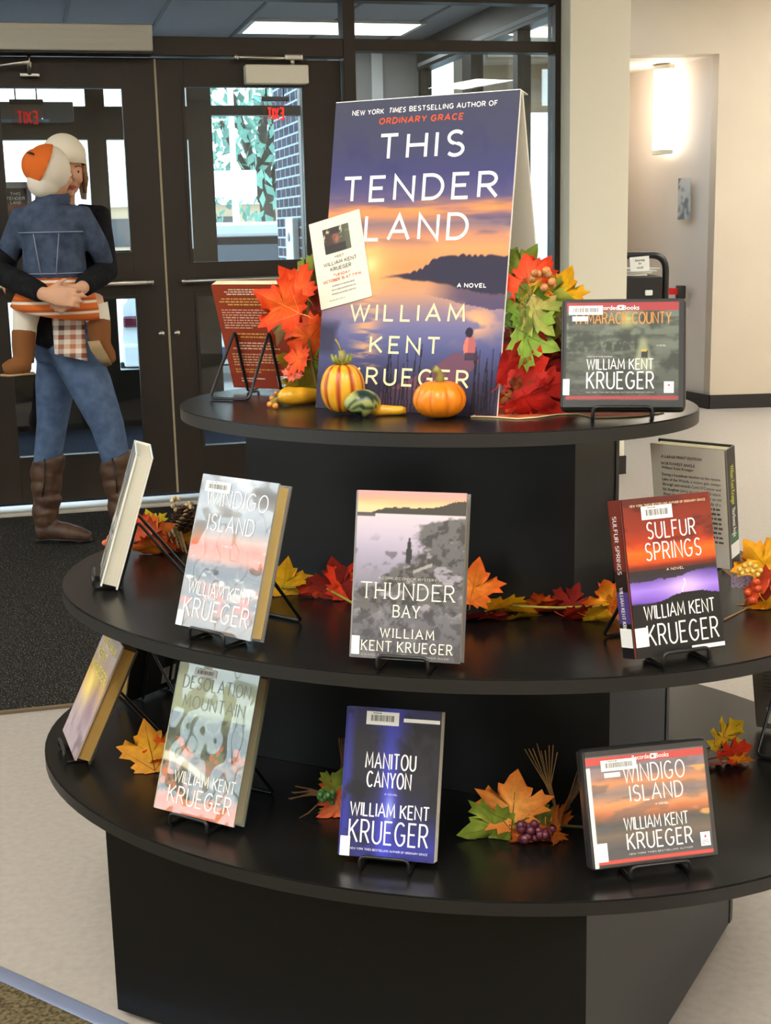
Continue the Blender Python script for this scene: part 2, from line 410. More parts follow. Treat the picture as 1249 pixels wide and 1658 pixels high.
b.prism([(p.x, p.y) for p in (e[0], e[1], e[1] + mn * .0195, e[0] + mn * .0195)], .0005, .0075); lab(b.build('border', mat('mat_border', hx('6b5c45'), rough=.6), mt, m0 + mn * 1.4), 'brown rubber edge of the mat')

# ceiling of the library hall
b = MB(); out = [(-7, -4.2), (7, -4.2), (7, 9.9), (2.37, 9.75), (1.0, 9.75), (1.36, 7.45), (-.1, 7.03), (-7, 5.24)]
b.prism(out, ZC, ZC + .06); struct(b.build('ceiling', M_ceil))

# door wall: solid parts left of the doors and above the glazing
b = MB(); b.box(-6.2, -.98, -.06, .06, 0, ZC); b.box(-.98, 2.12, -.06, .06, 2.50, ZC); wall_obj(struct(b.build('wall_front', M_wall)))
# bronze frame of doors, transom and sidelight
b = MB()
for u0, u1 in ((-.98, -.92), (.918, .978), (2.03, 2.115)): b.rbox(u0, u1, -.05, .06, 0, 2.5, .003)
b.rbox(-.92, .918, -.045, .055, 2.158, 2.245, .003); b.rbox(.978, 2.03, -.045, .055, 2.19, 2.245, .003)
b.rbox(-.92, 2.03, -.045, .055, 2.425, 2.5, .003); b.rbox(.978, 2.03, -.045, .055, 0, .12, .003)
wf = wall_obj(struct(b.build('window_1', M_bronze)))
b = MB(); b.box(-.92, .918, .0, .006, 2.245, 2.425); b.box(.978, 2.03, .0, .006, 2.245, 2.425); b.box(.978, 2.03, .0, .006, .12, 2.19)
b.build('pane', M_glass, wf)
b = MB(); b.prism([(-.98, -.13), (2.03, -.13), (2.03, .06), (-.98, .06)], .0005, .012); wall_obj(struct(b.build('trim_2', mat('threshold_and_daylight', hx('d8d4c8'), rough=.35, metal=.5))))  # metal threshold, its pale colour also standing for daylight under the doors

def door(n, u0, u1, gu, gl, hinge):
    b = MB(); z0, z1 = .035, 2.148; (a0_, a1_, az0, az1), (c0, c1, cz0, cz1) = gu, gl
    lo, hi = min(a0_, c0), max(a1_, c1)
    b.rbox(u0, lo, 0, .045, z0, z1, .002); b.rbox(hi, u1, 0, .045, z0, z1, .002)
    b.box(lo, hi, 0, .045, z0, cz0); b.box(lo, hi, 0, .045, cz1, az0); b.box(lo, hi, 0, .045, az1, z1)
    for g0, g1, z_0, z_1 in (gu, gl):
        if g0 > lo + .001: b.box(lo, g0, 0, .045, z_0, z_1)
        if g1 < hi - .001: b.box(g1, hi, 0, .045, z_0, z_1)
        for e0, e1, y0, y1 in ((g0 - .014, g0, z_0 - .014, z_1 + .014), (g1, g1 + .014, z_0 - .014, z_1 + .014), (g0, g1, z_0 - .014, z_0), (g0, g1, z_1, z_1 + .014)):
            b.box(e0, e1, -.006, 0, y0, y1)
    d = wall_obj(struct(b.build('door_%d' % n, M_bronze)))
    for g0, g1, z_0, z_1 in (gu, gl):
        b = MB(); b.box(g0, g1, .019, .025, z_0, z_1); b.build('pane', M_glass, d)
    b = MB(); p0, p1 = (u0 + .07, u1 - .055) if n == 2 else (u0 + .055, u1 - .075)
    b.sweep([(p0, -.075, 1.098), (p1, -.075, 1.098)], .014, 12)
    for p in (p0, p1): b.sweep([(p, -.075, 1.098), (p, .0, 1.098)], .011, 10); b.ball((p, -.075, 1.098), .0155)
    lab(b.build('push_bar', M_steel, d), 'brushed steel push bar across the door')
    b = MB(); cx = u0 + .032 if n == 2 else u1 - .033
    b.lathe([(.0001, -.004), (.012, -.004), (.015, 0), (.015, .006), (.0001, .006)], 18)
    b.xform(Matrix.Translation((cx, -.002, .842)) @ Matrix.Rotation(PI / 2, 4, 'X')); lab(b.build('lock_cylinder', M_steel, d), 'small round steel lock cylinder')
    return d
d1 = door(1, -.915, -.006, (-.73, -.165, 1.245, 2.012), (-.765, -.156, .263, 1.02), 0)
d2 = door(2, .006, .912, (.135, .712, 1.187, 2.02), (.150, .712, .268, 1.02), 1)
b = MB(); b.box(-.005, .005, .004, .03, .035, 2.148); lab(b.build('gap_highlight', mat('pale_gap_highlight', hx('b8a98a'), rough=.5), d2), 'pale strip imitating the bright highlight in the gap between the doors')  # bright highlight of the door gap, put in as a pale strip
# closer on the right hand door
b = MB(); b.rbox(.425, .735, -.075, -.002, 2.03, 2.118, .006); lab(b.build('closer_body', M_cream, d2), 'cream door closer box')
b = MB(); b.sweep([(.69, -.05, 2.150), (.38, -.09, 2.148)], .009, 8); b.rbox(.62, .71, -.07, -.045, 2.14, 2.168, .006); b.sweep([(.66, -.05, 2.118), (.66, -.05, 2.15)], .012, 8)
b.ball((.38, -.09, 2.148), .014); lab(b.build('closer_arm', M_steel, d2), 'steel closer arm')
# operator above the left hand door
op = wall_obj(tag(empty('door_operator', (0, 0, 0)), 'long silver automatic door operator box above the left glass door', 'door operator'))
b = MB(); b.rbox(-.915, -.02, -.17, -.047, 2.16, 2.282, .006)
for k in range(3): b.box(-.91, -.02, -.1715, -.17, 2.19 + k * .03, 2.193 + k * .03)
b.build('housing', M_silver, op)
b = MB(); b.rbox(-.912, -.022, -.165, -.047, 2.150, 2.1595, .002); lab(b.build('underside', M_dark, op), 'dark underside plate')
b = MB(); b.sweep([(-.585, -.11, 2.15), (-.585, -.11, 2.115), (-.73, -.10, 2.10)], .010, 8); b.rbox(-.63, -.54, -.06, -.045, 2.055, 2.075, .005); b.sweep([(-.585, -.11, 2.118), (-.585, -.05, 2.07)], .012, 8)
b.build('arm', M_steel, op)

# column beside the sidelight
cu0, _ = uv_at(922, 300, -.17); cu1, _ = uv_at(1018, 300, -.17)
b = MB(); b.rbox(cu0, cu1, -.17, .12, 0, ZC, .004); wall_obj(struct(b.build('wall_column', M_column)))
b = MB(); b.box(cu0 - .008, cu1 + .008, -.178, .125, 0, .10); wall_obj(struct(b.build('baseboard_column', M_base)))

# corridor wall on the right with its alcove
E = Vector((2.3618, 9.7016, 0)); Q = on(1018, 118, 2.4537); Q.z = 0; qd = (Q - E).normalized(); wdv = Vector((math.cos(R(3.3)), math.sin(R(3.3)), 0)); wnv = Vector((-wdv.y, wdv.x, 0))
F_ = E + qd * 2.2
b = MB(); g = E + wdv * 4.6
b.prism([(p.x, p.y) for p in (E, g, g + wnv * .15, E + wnv * .15)], 0, ZC)
h0 = E - wdv * 1.6
b.prism([(p.x, p.y) for p in (h0, E, E + wnv * .15, h0 + wnv * .15)], 2.4537, ZC); struct(b.build('wall_right', M_wall))
b = MB(); qn = Vector((-qd.y, qd.x, 0)); qn = qn if qn.x > 0 else -qn
b.prism([(p.x, p.y) for p in (E + wnv * .15, F_ + wnv * .1, F_ + qn * .1 + wnv * .1, E + wnv * .15 + qn * .1)], 0, 2.4537)
b.prism([(1.62, YC), (1.72, YC), (F_.x + .1, F_.y + .2), (F_.x, F_.y + .2)], 0, 2.4537); struct(b.build('wall_alcove', M_alcove))
b = MB(); b.prism([(p.x, p.y) for p in (h0 + wnv * .15, E + wnv * .15 + qn * .1, F_ + qn * .1 + Vector((0, .2, 0)), F_ + Vector((-.05, .2, 0)), Vector((1.6, YC, 0)), Vector((.76, YC, 0)))], 2.4537, 2.51); struct(b.build('ceiling_alcove', M_alcove))
b = MB()
b.prism([(p.x, p.y) for p in (E - wnv * .012, g - wnv * .012, g, E)], 0, .10)
wq = qn * -1
b.prism([(p.x, p.y) for p in (E, E + wq * .012 - wnv * .012, F_ + wq * .012, F_)], 0, .10); struct(b.build('baseboard_right', M_base))
# far walls that close the hall behind the camera
b = MB(); b.box(-5.55, 7, -4.3, -4.2, 0, ZC); struct(b.build('wall_back', M_wall))
XL = -5.4; wins = ((-3.2, -1.7), (-1.35, .15), (.5, 2.0), (2.35, 3.85)); ZS, ZT = .75, 2.75
b = MB(); b.box(XL - .15, XL, -4.2, 5.6, 0, ZS); b.box(XL - .15, XL, -4.2, 5.6, ZT, ZC); ys = [-4.2] + [y for w_ in wins for y in w_] + [5.6]
for k in range(0, len(ys), 2): b.box(XL - .15, XL, ys[k], ys[k + 1], ZS, ZT)
struct(b.build('wall_left', M_wall))
for k, (y0, y1) in enumerate(wins):
    b = MB()
    for a in ((y0, y0 + .05, ZS, ZT), (y1 - .05, y1, ZS, ZT), (y0, y1, ZS, ZS + .05), (y0, y1, ZT - .05, ZT), ((y0 + y1) / 2 - .02, (y0 + y1) / 2 + .02, ZS, ZT)): b.box(XL - .11, XL - .04, *a)
    w_ = struct(b.build('window_%d' % (5 + k), M_bronze)); b = MB(); b.box(XL - .078, XL - .072, y0, y1, ZS, ZT); b.build('pane', M_glass, w_)
b = MB(); b.box(7, 7.1, -4.2, 9.95, 0, ZC); struct(b.build('wall_side', M_wall))

# ceiling lights of the hall
ci = 0
for x, y in ((-.75, .35), (1.35, .35), (-2.9, .35), (6.0, -1.4), (-.75, -2.1), (1.35, -2.1), (3.5, -2.1), (-2.9, 3.2), (5.0, 4.4), (3.6, 6.2), (3.4, 8.2), (5.2, 7.8)):
    t = thing('ceiling_light', 'recessed white fluorescent panel in the library ceiling', 'ceiling light', (x, y, ZC), (0, 0, 0), 'fluorescent panels in the library ceiling')
    b = MB(); b.box(-.28, .28, -.58, .58, -.008, -.002); b.build('diffuser', M_lamp, t)
    b = MB()
    for q_ in ((-.31, -.28, -.61, .61), (.28, .31, -.61, .61), (-.28, .28, -.61, -.58), (-.28, .28, .58, .61)): b.box(*q_, -.014, 0)
    b.build('frame', M_white, t)

# ------------------------------------------------------------------ vestibule
b = MB(); b.box(-2.0, 2.2, .0, 2.9, -.05, .004); wall_obj(struct(b.build('floor_vestibule', M_vcarpet)))
b = MB(); b.box(-2.0, 2.4, .06, 2.9, 2.60, 2.68)
def ceiling_tiles(): 
    m = mat('vestibule_ceiling', hx('a9adba'), rough=.9); return m
vc = wall_obj(struct(b.build('ceiling_vestibule', ceiling_tiles())))
b = MB()
for k in range(-3, 5): b.box(-.34 + k * .545, -.32 + k * .545, .06, 2.86, 2.594, 2.60)
b.box(-2, 2.2, .60, .615, 2.594, 2.60)
wall_obj(struct(b.build('trim_3', mat('ceiling_grid', hx('6c6e74'), rough=.7))))
b = MB(); b.box(-1.75, -1.65, .06, 2.86, 0, 2.6); wall_obj(struct(b.build('wall_vestibule', mat('vestibule_wall', hx('5d5a52'), rough=.8))))
t = wall_obj(tag(empty('ceiling_light', (0, 0, 0)), 'bright rectangular light panel in the vestibule ceiling behind the transom', 'ceiling light'))
b = MB(); b.box(.80, 1.86, 1.80, 2.30, 2.588, 2.594); b.build('diffuser', M_vlamp, t)
b = MB()
for q_ in ((.77, 1.89, 1.77, 1.80), (.77, 1.89, 2.30, 2.33), (.77, .80, 1.8, 2.30), (1.86, 1.89, 1.8, 2.30)): b.box(*q_, 2.585, 2.599)
b.build('frame', M_white, t)
# round downlight seen through the transom
pu = WP(2.15, side_at(835, 52, 2.15)[0], 2.4095)
t = thing('downlight', 'small round glowing downlight high behind the transom right of centre', 'downlight', pu)
b = MB(); b.lathe([(.0001, -.006), (.036, -.006), (.036, -.001), (.0001, -.001)], 20); b.build('lens', M_vlamp, t)
b = MB(); b.lathe([(.037, -.006), (.047, -.004), (.047, 0), (.037, 0)], 20); b.build('trim_ring', M_white, t)

# outer glazing of the vestibule
VO = 2.8
b = MB()
for u0, u1 in ((-1.64, -1.30), (-.205, -.08), (.47, .635), (1.255, 1.31)): b.box(u0, u1, VO - .05, VO + .05, 0, 2.6)
b.box(-1.3, .47, VO - .05, VO + .05, 1.955, 2.17); b.box(.635, 1.255, VO - .05, VO + .05, 2.112, 2.176)
b.box(-1.3, -.205, VO - .04, VO + .04, .92, 1.22); b.box(-.08, .47, VO - .04, VO + .04, .90, 1.22)
b.box(-1.3, .47, VO - .04, VO + .04, .0, .40); b.box(.635, 1.255, VO - .04, VO + .04, 0, .12)
b.box(-1.3, 1.255, VO - .05, VO + .05, 2.44, 2.6)
w2 = wall_obj(struct(b.build('window_2', mat('dark_bronze', hx('26221f'), rough=.45, metal=.2))))
b = MB()
for a in ((-1.3, -.205, .40, .92), (-1.3, -.205, 1.22, 1.955), (-.08, .47, .4, .9), (-.08, .47, 1.22, 1.955), (.635, 1.255, .12, 2.112), (-1.3, -.205, 2.17, 2.44), (-.08, .47, 2.17, 2.44), (.635, 1.255, 2.176, 2.44)):
    b.box(a[0], a[1], VO - .003, VO + .003, a[2], a[3])
b.build('pane', M_glass, w2)
b = MB(); b.box(1.31, 2.16, VO - .06, VO + .06, 0, 2.6); wall_obj(struct(b.build('wall_outer', mat('grey_wall', hx('787a7e'), rough=.8))))
b = MB(); b.box(1.45, 1.53, VO - .10, VO - .06, 0, 2.6); b.box(1.76, 1.84, VO - .10, VO - .06, 0, 2.6); wall_obj(struct(b.build('trim_4', mat('pale_metal', hx('a9adb2'), rough=.5))))
# glazed side wall on the right
b = MB()
for v0, v1 in ((side_at(860, 150, 2.19)[0], .80), (side_at(783, 150, 2.19)[0], 1.74), (2.68, 2.74)): b.box(2.11, 2.19, v0, v1, 0, 2.41)
b.box(2.10, 2.2, .02, 2.74, 2.41, 2.60); b.box(2.11, 2.19, .02, 2.74, 0, .15)
w3 = wall_obj(struct(b.build('window_3', MATS['dark_bronze'])))
b = MB(); b.box(2.148, 2.152, .08, 2.68, .15, 2.41); b.build('pane', M_glass, w3)
b = MB(); b.box(2.095, 2.10, .06, 2.7, 2.43, 2.455); wall_obj(struct(b.build('trim_5', MATS['pale_metal'])))
# corridor wall with a window, seen through the side glazing
zz = lambda py: aty(860, py, YC).z
xw = aty(802, 200, YC).x
b = MB(); b.box(.56, 1.62, YC, YC + .1, zz(126), ZC); b.box(.56, xw, YC, YC + .1, 0, zz(126)); b.box(xw, 1.62, YC, YC + .1, zz(181), zz(165)); b.box(xw, 1.62, YC, YC + .1, 0, zz(437)); struct(b.build('wall_corridor', M_wall))
b = MB(); b.box(xw, 1.62, YC + .03, YC + .06, zz(165), zz(126)); struct(b.build('window_4', mat('window_shade', hx('cfcac2'), rough=.8)))

# mirrored red reflections of EXIT in the glass, built as added hanging panels
def exit_reflection(px, py, v, wpx, label, boxed):
    u, z = uv_at(px, py, v); t = wall_obj(tag(empty('exit_reflection', (0, 0, 0)), label, 'exit sign'))
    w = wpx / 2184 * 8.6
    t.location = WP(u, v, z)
    b = MB(); b.box(-w * .75, w * .75, -.003, .003, -.075, .07); b.build('clear_panel', MATS.get('reflection_glass') or glass_mat('reflection_glass', (.95, .9, .9)), t)
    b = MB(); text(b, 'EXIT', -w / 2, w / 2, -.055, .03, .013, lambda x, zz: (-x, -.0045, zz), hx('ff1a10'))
    lab(b.build('lettering', mat('exit_red', hx('ff1a10'), emit=hx('ff1408'), estr=.12), t), 'red EXIT letters imitating a mirrored reflection')
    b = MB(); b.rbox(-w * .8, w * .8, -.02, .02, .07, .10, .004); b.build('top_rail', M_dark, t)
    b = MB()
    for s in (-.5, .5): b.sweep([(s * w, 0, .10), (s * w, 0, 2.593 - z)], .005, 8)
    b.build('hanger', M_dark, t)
exit_reflection(44, 187, 2.58, 34, 'clear exit sign hanging before the left outer door, its red letters reversed', True)
exit_reflection(446, 181, 2.62, 30, 'clear exit sign hanging before the right outer window, its red letters reversed', False)
b = MB(); b.rbox(-1.28, -.29, VO - .2, VO - .052, 2.06, 2.185, .006)
ob = wall_obj(tag(empty('door_operator', (0, 0, 0)), 'grey door operator box on the outer doors behind the left glass', 'door operator')); b.build('housing', mat('grey_box', hx('6f7175'), rough=.5), ob)
b = MB(); b.box(-1.27, -.45, VO - .203, VO - .198, 2.058, 2.075); lab(b.build('light_strip', mat('blue_strip', hx('7fb2e6'), rough=.4), ob), 'pale blue strip along the lower edge')
# small poster taped to the outer door glass
u, z = uv_at(26, 332, VO - .01)
t = thing('door_poster', 'small dark poster with grey border taped to the outer left door', 'poster', WP(u, VO - .012, z), (0, 0, WA))
b = MB(); b.box(-.105, .105, 0, .002, -.16, .15); lab(b.build('backing', mat('grey_paper', hx('b9bcc2'), rough=.7), t), 'grey paper border')
def mini(u, v):
    c = ramp(v, [(0, (50, 40, 45)), (.35, (150, 60, 40)), (.5, (120, 50, 45)), (.6, (45, 40, 48)), (1, (40, 40, 50))]); return c
b = MB(); art_grid(b, mini, .15, .20, lambda x, zz: (x, -.001, zz - .09), 12, 16)
pp = lambda x, zz: (x, -.002, zz)
text(b, 'THIS', -.035, .035, .062, .085, .005, pp, hx('d8d8d8')); text(b, 'TENDER', -.062, .062, .032, .055, .005, pp, hx('d8d8d8')); text(b, 'LAND', -.035, .035, .004, .026, .005, pp, hx('d8d8d8'))
b.build('print', M_art, t)

# ------------------------------------------------------------------ outdoors
b = MB(); b.box(-60, 60, -60, 120, -.25, -.15); struct(b.build('ground', mat('pale_concrete', hx('cfcfca'), rough=.9)))
ve, _ = side_at(445, 300, 1.30)
def brick():
    m = bpy.data.materials.new('grey_brick'); m.use_nodes = True; n = m.node_tree.nodes; l = m.node_tree.links; p = n['Principled BSDF']
    t = n.new('ShaderNodeTexBrick'); tc_ = n.new('ShaderNodeTexCoord'); mp = n.new('ShaderNodeMapping'); mp.inputs['Rotation'].default_value = (R(90), 0, R(90))
    t.inputs['Color1'].default_value = (*hx('2b2735'), 1); t.inputs['Color2'].default_value = (*hx('3b3645'), 1); t.inputs['Mortar'].default_value = (*hx('b9c3d6'), 1)
    t.inputs['Scale'].default_value = 1; t.inputs['Brick Width'].default_value = .2; t.inputs['Row Height'].default_value = .075; t.inputs['Mortar Size'].default_value = .007
    sx = n.new('ShaderNodeSeparateXYZ'); cx = n.new('ShaderNodeCombineXYZ')
    l.new(tc_.outputs['Object'], sx.inputs[0]); ad = n.new('ShaderNodeMath'); ad.operation = 'ADD'; l.new(sx.outputs[0], ad.inputs[0]); l.new(sx.outputs[1], ad.inputs[1])
    l.new(ad.outputs[0], cx.inputs[0]); l.new(sx.outputs[2], cx.inputs[1]); l.new(cx.outputs[0], t.inputs['Vector'])
    l.new(t.outputs['Color'], p.inputs['Base Color']); p.inputs['Roughness'].default_value = .9; return m
b = MB(); b.box(1.31, 1.9, VO + .06, max(ve, VO + .6), -.2, 3.2); wall_obj(struct(b.build('wall_brick', brick())))
u, z = side_at(478, 388, 1.30)
t = thing('call_box', 'small white box mounted on the brick wall outside', 'box', WP(1.305, u, z), (0, 0, WA))
b = MB(); b.rbox(-.05, 0, -.14, .14, -.16, .16, .01); b.build('case', M_white, t)
b = MB(); b.ball((-.052, 0, .02), (.01, .035, .035)); b.build('button', mat('grey_button', hx('8d9196'), rough=.5), t)

# parked car seen from behind
cl = aty(352, 420, 12.2); car = thing('parked_car', 'white hatchback parked outside, seen from behind through the right door', 'car', (cl.x, 12.2, -.15), (0, 0, R(4)))
white = mat('white_car_paint', hx('e9ecee'), rough=.25, coat=1); dkg = mat('dark_car_glass', hx('101a26'), rough=.08, spec=.7)
b = MB()
prof = [(-.86, .28), (-.9, .55), (-.88, .86), (-.80, .92), (.80, .92), (.88, .86), (.9, .55), (.86, .28)]
secs = []
for y, sx_, sz in ((0, .97, 1), (.12, 1, 1), (2.2, 1, 1), (3.6, 1, .9), (4.1, .88, .72)):
    secs.append([(x * sx_, y, zz * sz if zz > .5 else zz) for x, zz in prof])
n = len(prof); vs = [p for s_ in secs for p in s_]; fs = [(i * n + j, i * n + (j + 1) % n, (i + 1) * n + (j + 1) % n, (i + 1) * n + j) for i in range(4) for j in range(n)] + [tuple(range(n)), tuple(4 * n + j for j in range(n))]
b.add(vs, fs); b.rbox(-.88, .88, -.08, .1, .30, .52, .03); lab(b.build('body', white, car), 'white painted body and bumper')
cab = MB(); ring = [((-.80, .05, .90), (.80, .05, .90), (.80, 3.0, .90), (-.80, 3.0, .90)), ((-.66, .32, 1.46), (.66, .32, 1.46), (.66, 2.1, 1.46), (-.66, 2.1, 1.46))]
cab.add(list(ring[0]) + list(ring[1]), [(0, 1, 5, 4), (1, 2, 6, 5), (2, 3, 7, 6), (3, 0, 4, 7), (4, 5, 6, 7)]); lab(cab.build('cabin', dkg, car), 'dark tinted windows')
b = MB(); b.rbox(-.70, .70, .20, 2.15, 1.43, 1.56, .03)
for s in (-1, 1):
    b.sweep([(s * .81, .04, .9), (s * .68, .30, 1.45)], .045, 8); b.sweep([(s * .80, 1.3, .9), (s * .67, 1.3, 1.45)], .035, 8)
b.build('roof', white, car)
for s in (-1, 1):
    b = MB(); b.sweep([(s * .60, .35, 1.60), (s * .60, 1.95, 1.60)], .018, 8); b.sweep([(s * .6, .4, 1.54), (s * .6, .4, 1.6)], .015, 8); b.sweep([(s * .6, 1.9, 1.54), (s * .6, 1.9, 1.6)], .015, 8); b.build('roof_rail', M_dark, car)
    b = MB(); b.rbox(s * .74 - .12, s * .74 + .12, -.035, .05, .66, .76, .02); lab(b.build('tail_light', mat('tail_light_red', hx('5a1a2c'), rough=.2), car), 'red tail light')
    for yy in (.75, 3.2):
        b = MB(); b.lathe([(.0001, -.1), (.3, -.1), (.33, -.05), (.33, .05), (.3, .1), (.0001, .1)], 24); b.xform(Matrix.Translation((s * .78, yy, .33)) @ Matrix.Rotation(PI / 2, 4, 'Y')); b.build('wheel', M_dark, car)
b = MB(); b.box(-.26, .26, -.092, -.08, .36, .47); lab(b.build('number_plate', mat('plate_blue', hx('31486e'), rough=.4), car), 'dark blue number plate')
b = MB(); b.rbox(-.9, .9, -.075, .02, .30, .36, .01); b.build('bumper_trim', M_dark, car)

# street sign, tree and building beyond
sg = aty(380, 300, 24); t = thing('street_sign', 'plain white rectangular sign on a post beyond the car', 'sign', (sg.x, 24, -.15))
b = MB(); b.rbox(-.38, .38, 0, .08, sg.z - .05, sg.z + .4, .02); b.build('board', M_white, t)
b = MB(); b.sweep([(0, .04, 0), (0, .04, sg.z)], .06, 8); b.sweep([(-.02, .14, 0), (-.02, .14, sg.z + 2.2)], .05, 8); b.build('post', M_white, t)
def tree(px, y, h, rw, seed, label):
    p = aty(px, 300, y); t = thing('tree', label, 'tree', (p.x, y, -.15), (0, 0, 0), None); rn = random.Random(seed)
    b = MB(); b.sweep([(0, 0, 0), (.1, 0, h * .3), (0, .1, h * .55), (.2, 0, h * .8)], [.22, .17, .12, .05], 8)
    for k in range(6):
        a = k * 1.05; b.sweep([(0, 0, h * .35), (math.cos(a) * rw * .4, math.sin(a) * rw * .4, h * (.5 + .05 * k)), (math.cos(a) * rw * .8, math.sin(a) * rw * .8, h * (.6 + .05 * k))], [.1, .06, .02], 6)
    b.build('trunk', mat('bark', hx('4d4238'), rough=.9), t)
    b = MB()
    for k in range(1500):
        a = rn.uniform(0, 2 * PI); rr = rw * math.sqrt(rn.random()); z = h * rn.uniform(.28, 1.0); lim = 1 - abs((z / h - .6) / .46) ** 2.2
        if rr > rw * max(lim, .05): continue
        c = Vector((rr * math.cos(a), rr * math.sin(a), z)); s_ = rn.uniform(.09, .2); M = Euler((rn.uniform(0, 6), rn.uniform(0, 6), rn.uniform(0, 6))).to_matrix()
        g_ = rn.uniform(.7, 1.2); cc = (.16 * g_, .32 * g_, .24 * g_)
        b.add([c + M @ Vector(q_) * s_ for q_ in ((-1, 0, 0), (0, -.5, .1), (1, 0, 0), (0, .5, .1))], [(0, 1, 2, 3)], 0, cc)
    b.build('foliage', M_plain, t)
tree(425, 30, 6.0, 2.3, 3, 'green leafy tree behind the white sign outside')
tree(540, 44, 7.5, 3.0, 8, 'green leafy tree farther off, right of the nearer tree')
bl = aty(290, 330, 60); t = thing('building', 'low pale brick building far across the parking lot', 'building', (bl.x - 4, 60, -.15))
b = MB(); b.box(-9, 8.4, 0, 6, 0, 2.6); b.build('wall', mat('tan_brick', hx('b9a183'), rough=.9), t)
b = MB(); b.add([(-9.4, -.4, 2.6), (8.8, -.4, 2.6), (8.8, 6.4, 2.6), (-9.4, 6.4, 2.6), (-9.4, 3, 4.2), (8.8, 3, 4.2)], [(0, 1, 5, 4), (2, 3, 4, 5), (0, 4, 3), (1, 2, 5), (3, 2, 1, 0)]); b.build('roof', M_white, t)
for k in range(4): b = MB(); b.box(-7 + k * 4, -5.6 + k * 4, -.05, .02, .9, 2.1); b.build('window', dkg, t)

# ------------------------------------------------------------------ corridor things
def qpoint(px, py):           # spot of the photo on the alcove wall
    d = ray(px, py); o = Vector((0, 0, CAMH)); k = (E - o).dot(qn) / d.dot(qn); return o + d * k
ra = math.atan2(-qd.y, -qd.x)     # local x runs along the alcove wall towards the corner; local -y faces the hall
s1 = qpoint(1078, 250); s2 = qpoint(1078, 107)
hgt = s2.z - s1.z
t = thing('wall_sconce', 'tall glowing half-round white sconce on the alcove wall', 'wall lamp', s1, (0, 0, ra))
hc = [(-.09, 0)] + [(.10 * math.cos(PI + PI * i / 14), .095 * math.sin(PI + PI * i / 14) - .004) for i in range(15)] + [(.09, 0)]
b = MB(); b.prism([(.094 * math.cos(PI + PI * i / 14), .09 * math.sin(PI + PI * i / 14) - .004) for i in range(15)], .03, hgt - .03, smooth=True); b.build('diffuser', M_sconce, t)
for n_, z0, z1 in (('end_cap', 0, .03), ('end_cap', hgt - .03, hgt)):
    b = MB(); b.prism([(.1 * math.cos(PI + PI * i / 14), .096 * math.sin(PI + PI * i / 14) - .002) for i in range(15)], z0, z1); lab(b.build(n_, M_cream, t), 'pale end cap')
p1 = qpoint(1109, 322)
t = thing('wall_notice', 'small grey printed sheet taped below the glowing wall sconce', 'notice', p1, (0, 0, ra))
b = MB(); art_grid(b, lambda u, v: mixc(ramp(v, [(0, (190, 196, 198)), (1, (206, 208, 206))]), (110, 120, 128), sst(.5, .7, fbm(u * 3, v * 6, 3))), .16, .295, lambda x, z: (x, -.004, z - .147), 10, 20)
b.poly([(-.08, -.0005, -.147), (.08, -.0005, -.147), (.08, -.0005, .148), (-.08, -.0005, .148)]); b.build('sheet', M_art, t)

YB = 8.75
r_ = aty(1073, 447, YB); zt = r_.z; bx = r_.x
t = thing('book_return_cart', 'black book return cart with arched handle behind the column', 'cart', (bx - .3, YB, 0))
b = MB(); b.rbox(-.3, .3, 0, .5, .22, zt, .01); lab(b.build('bin', M_dark, t), 'black bin with flat front')
b = MB(); hz = aty(1060, 413, YB).z
for s in (-1, 1):
    pts = fillet([(s * .325, .02, .1), (s * .325, .02, hz), (s * .1, .02, hz), (0, .02, hz)], .16, 8)
    b.sweep(pts, .022, 10)
b.build('arched_handle', M_dark, t)
for sx in (-.26, .26):
    for sy in (.06, .44):
        b = MB(); b.lathe([(.0001, -.015), (.05, -.015), (.055, 0), (.05, .015), (.0001, .015)], 16); b.xform(Matrix.Translation((sx, sy, .055)) @ Matrix.Rotation(PI / 2, 4, 'Y'))
        b.sweep([(sx, sy, .055), (sx, sy, .23)], .012, 8); b.build('caster', M_dark, t)
lp = aty(1051, 474, YB); b = MB(); b.rbox(lp.x - bx + .3 - .024, lp.x - bx + .3 + .024, -.006, .002, lp.z - .017, lp.z + .017, .006); lab(b.build('badge', M_white, t), 'small white badge')
for k in range(4):
    pz = zt + .002 + k * .012
    st = thing('paper_stack' if k else 'magazine', ('white magazine lying on top of the black cart', 'cream paper under the magazine on the cart', 'thin white booklet low in the cart pile', 'pale grey booklet at the bottom of the cart pile')[3 - k], 'paper', (bx - .3 + .02 * k - .02, YB + .2, pz), (0, 0, R(-4 + 5 * k)))
    b = MB(); b.rbox(-.24, .24, -.16, .16, 0, .0105, .002); b.build('sheets', mat('paper_%d' % k, (hx('e9e6dc'), hx('d9cfbb'), hx('f2f0e8'), hx('b8b3a6'))[k], rough=.7), st)
np_ = aty(1036, 427, YB)
t = thing('paper_note', 'white handwritten paper note hanging from the black cart handle', 'note', (np_.x, YB - .006, np_.z), (0, R(-4), 0))
b = MB(); b.box(-.062, .062, 0, .0015, -.045, .045)
pn = lambda x, z: (x, -.001, z)
btext(b, 'Returning', -.03, .034, .016, .014, pn, hx('202020'), .3); btext(b, 'for', -.008, .012, -.004, .014, pn, hx('202020'), .3); btext(b, 'study', -.02, .024, -.03, .014, pn, hx('202020'), .3)
b.c[:8] = [hx('efeee6')] * 8; b.build('sheet', M_plain, t)
bl0 = aty(1082, 473, YB + .1); be = qpoint(1106, 472)
t = thing('belt_barrier', 'red retractable belt ending in a black wall clip beside the cart', 'belt barrier', be)
b = MB(); dirb = Vector((bl0.x - .35, YB + .55, bl0.z)) - be
upv = Vector((0, 0, .024)); nb = Vector((0, -.001, 0)); e2 = be + dirb; k0 = be + dirb.normalized() * .02
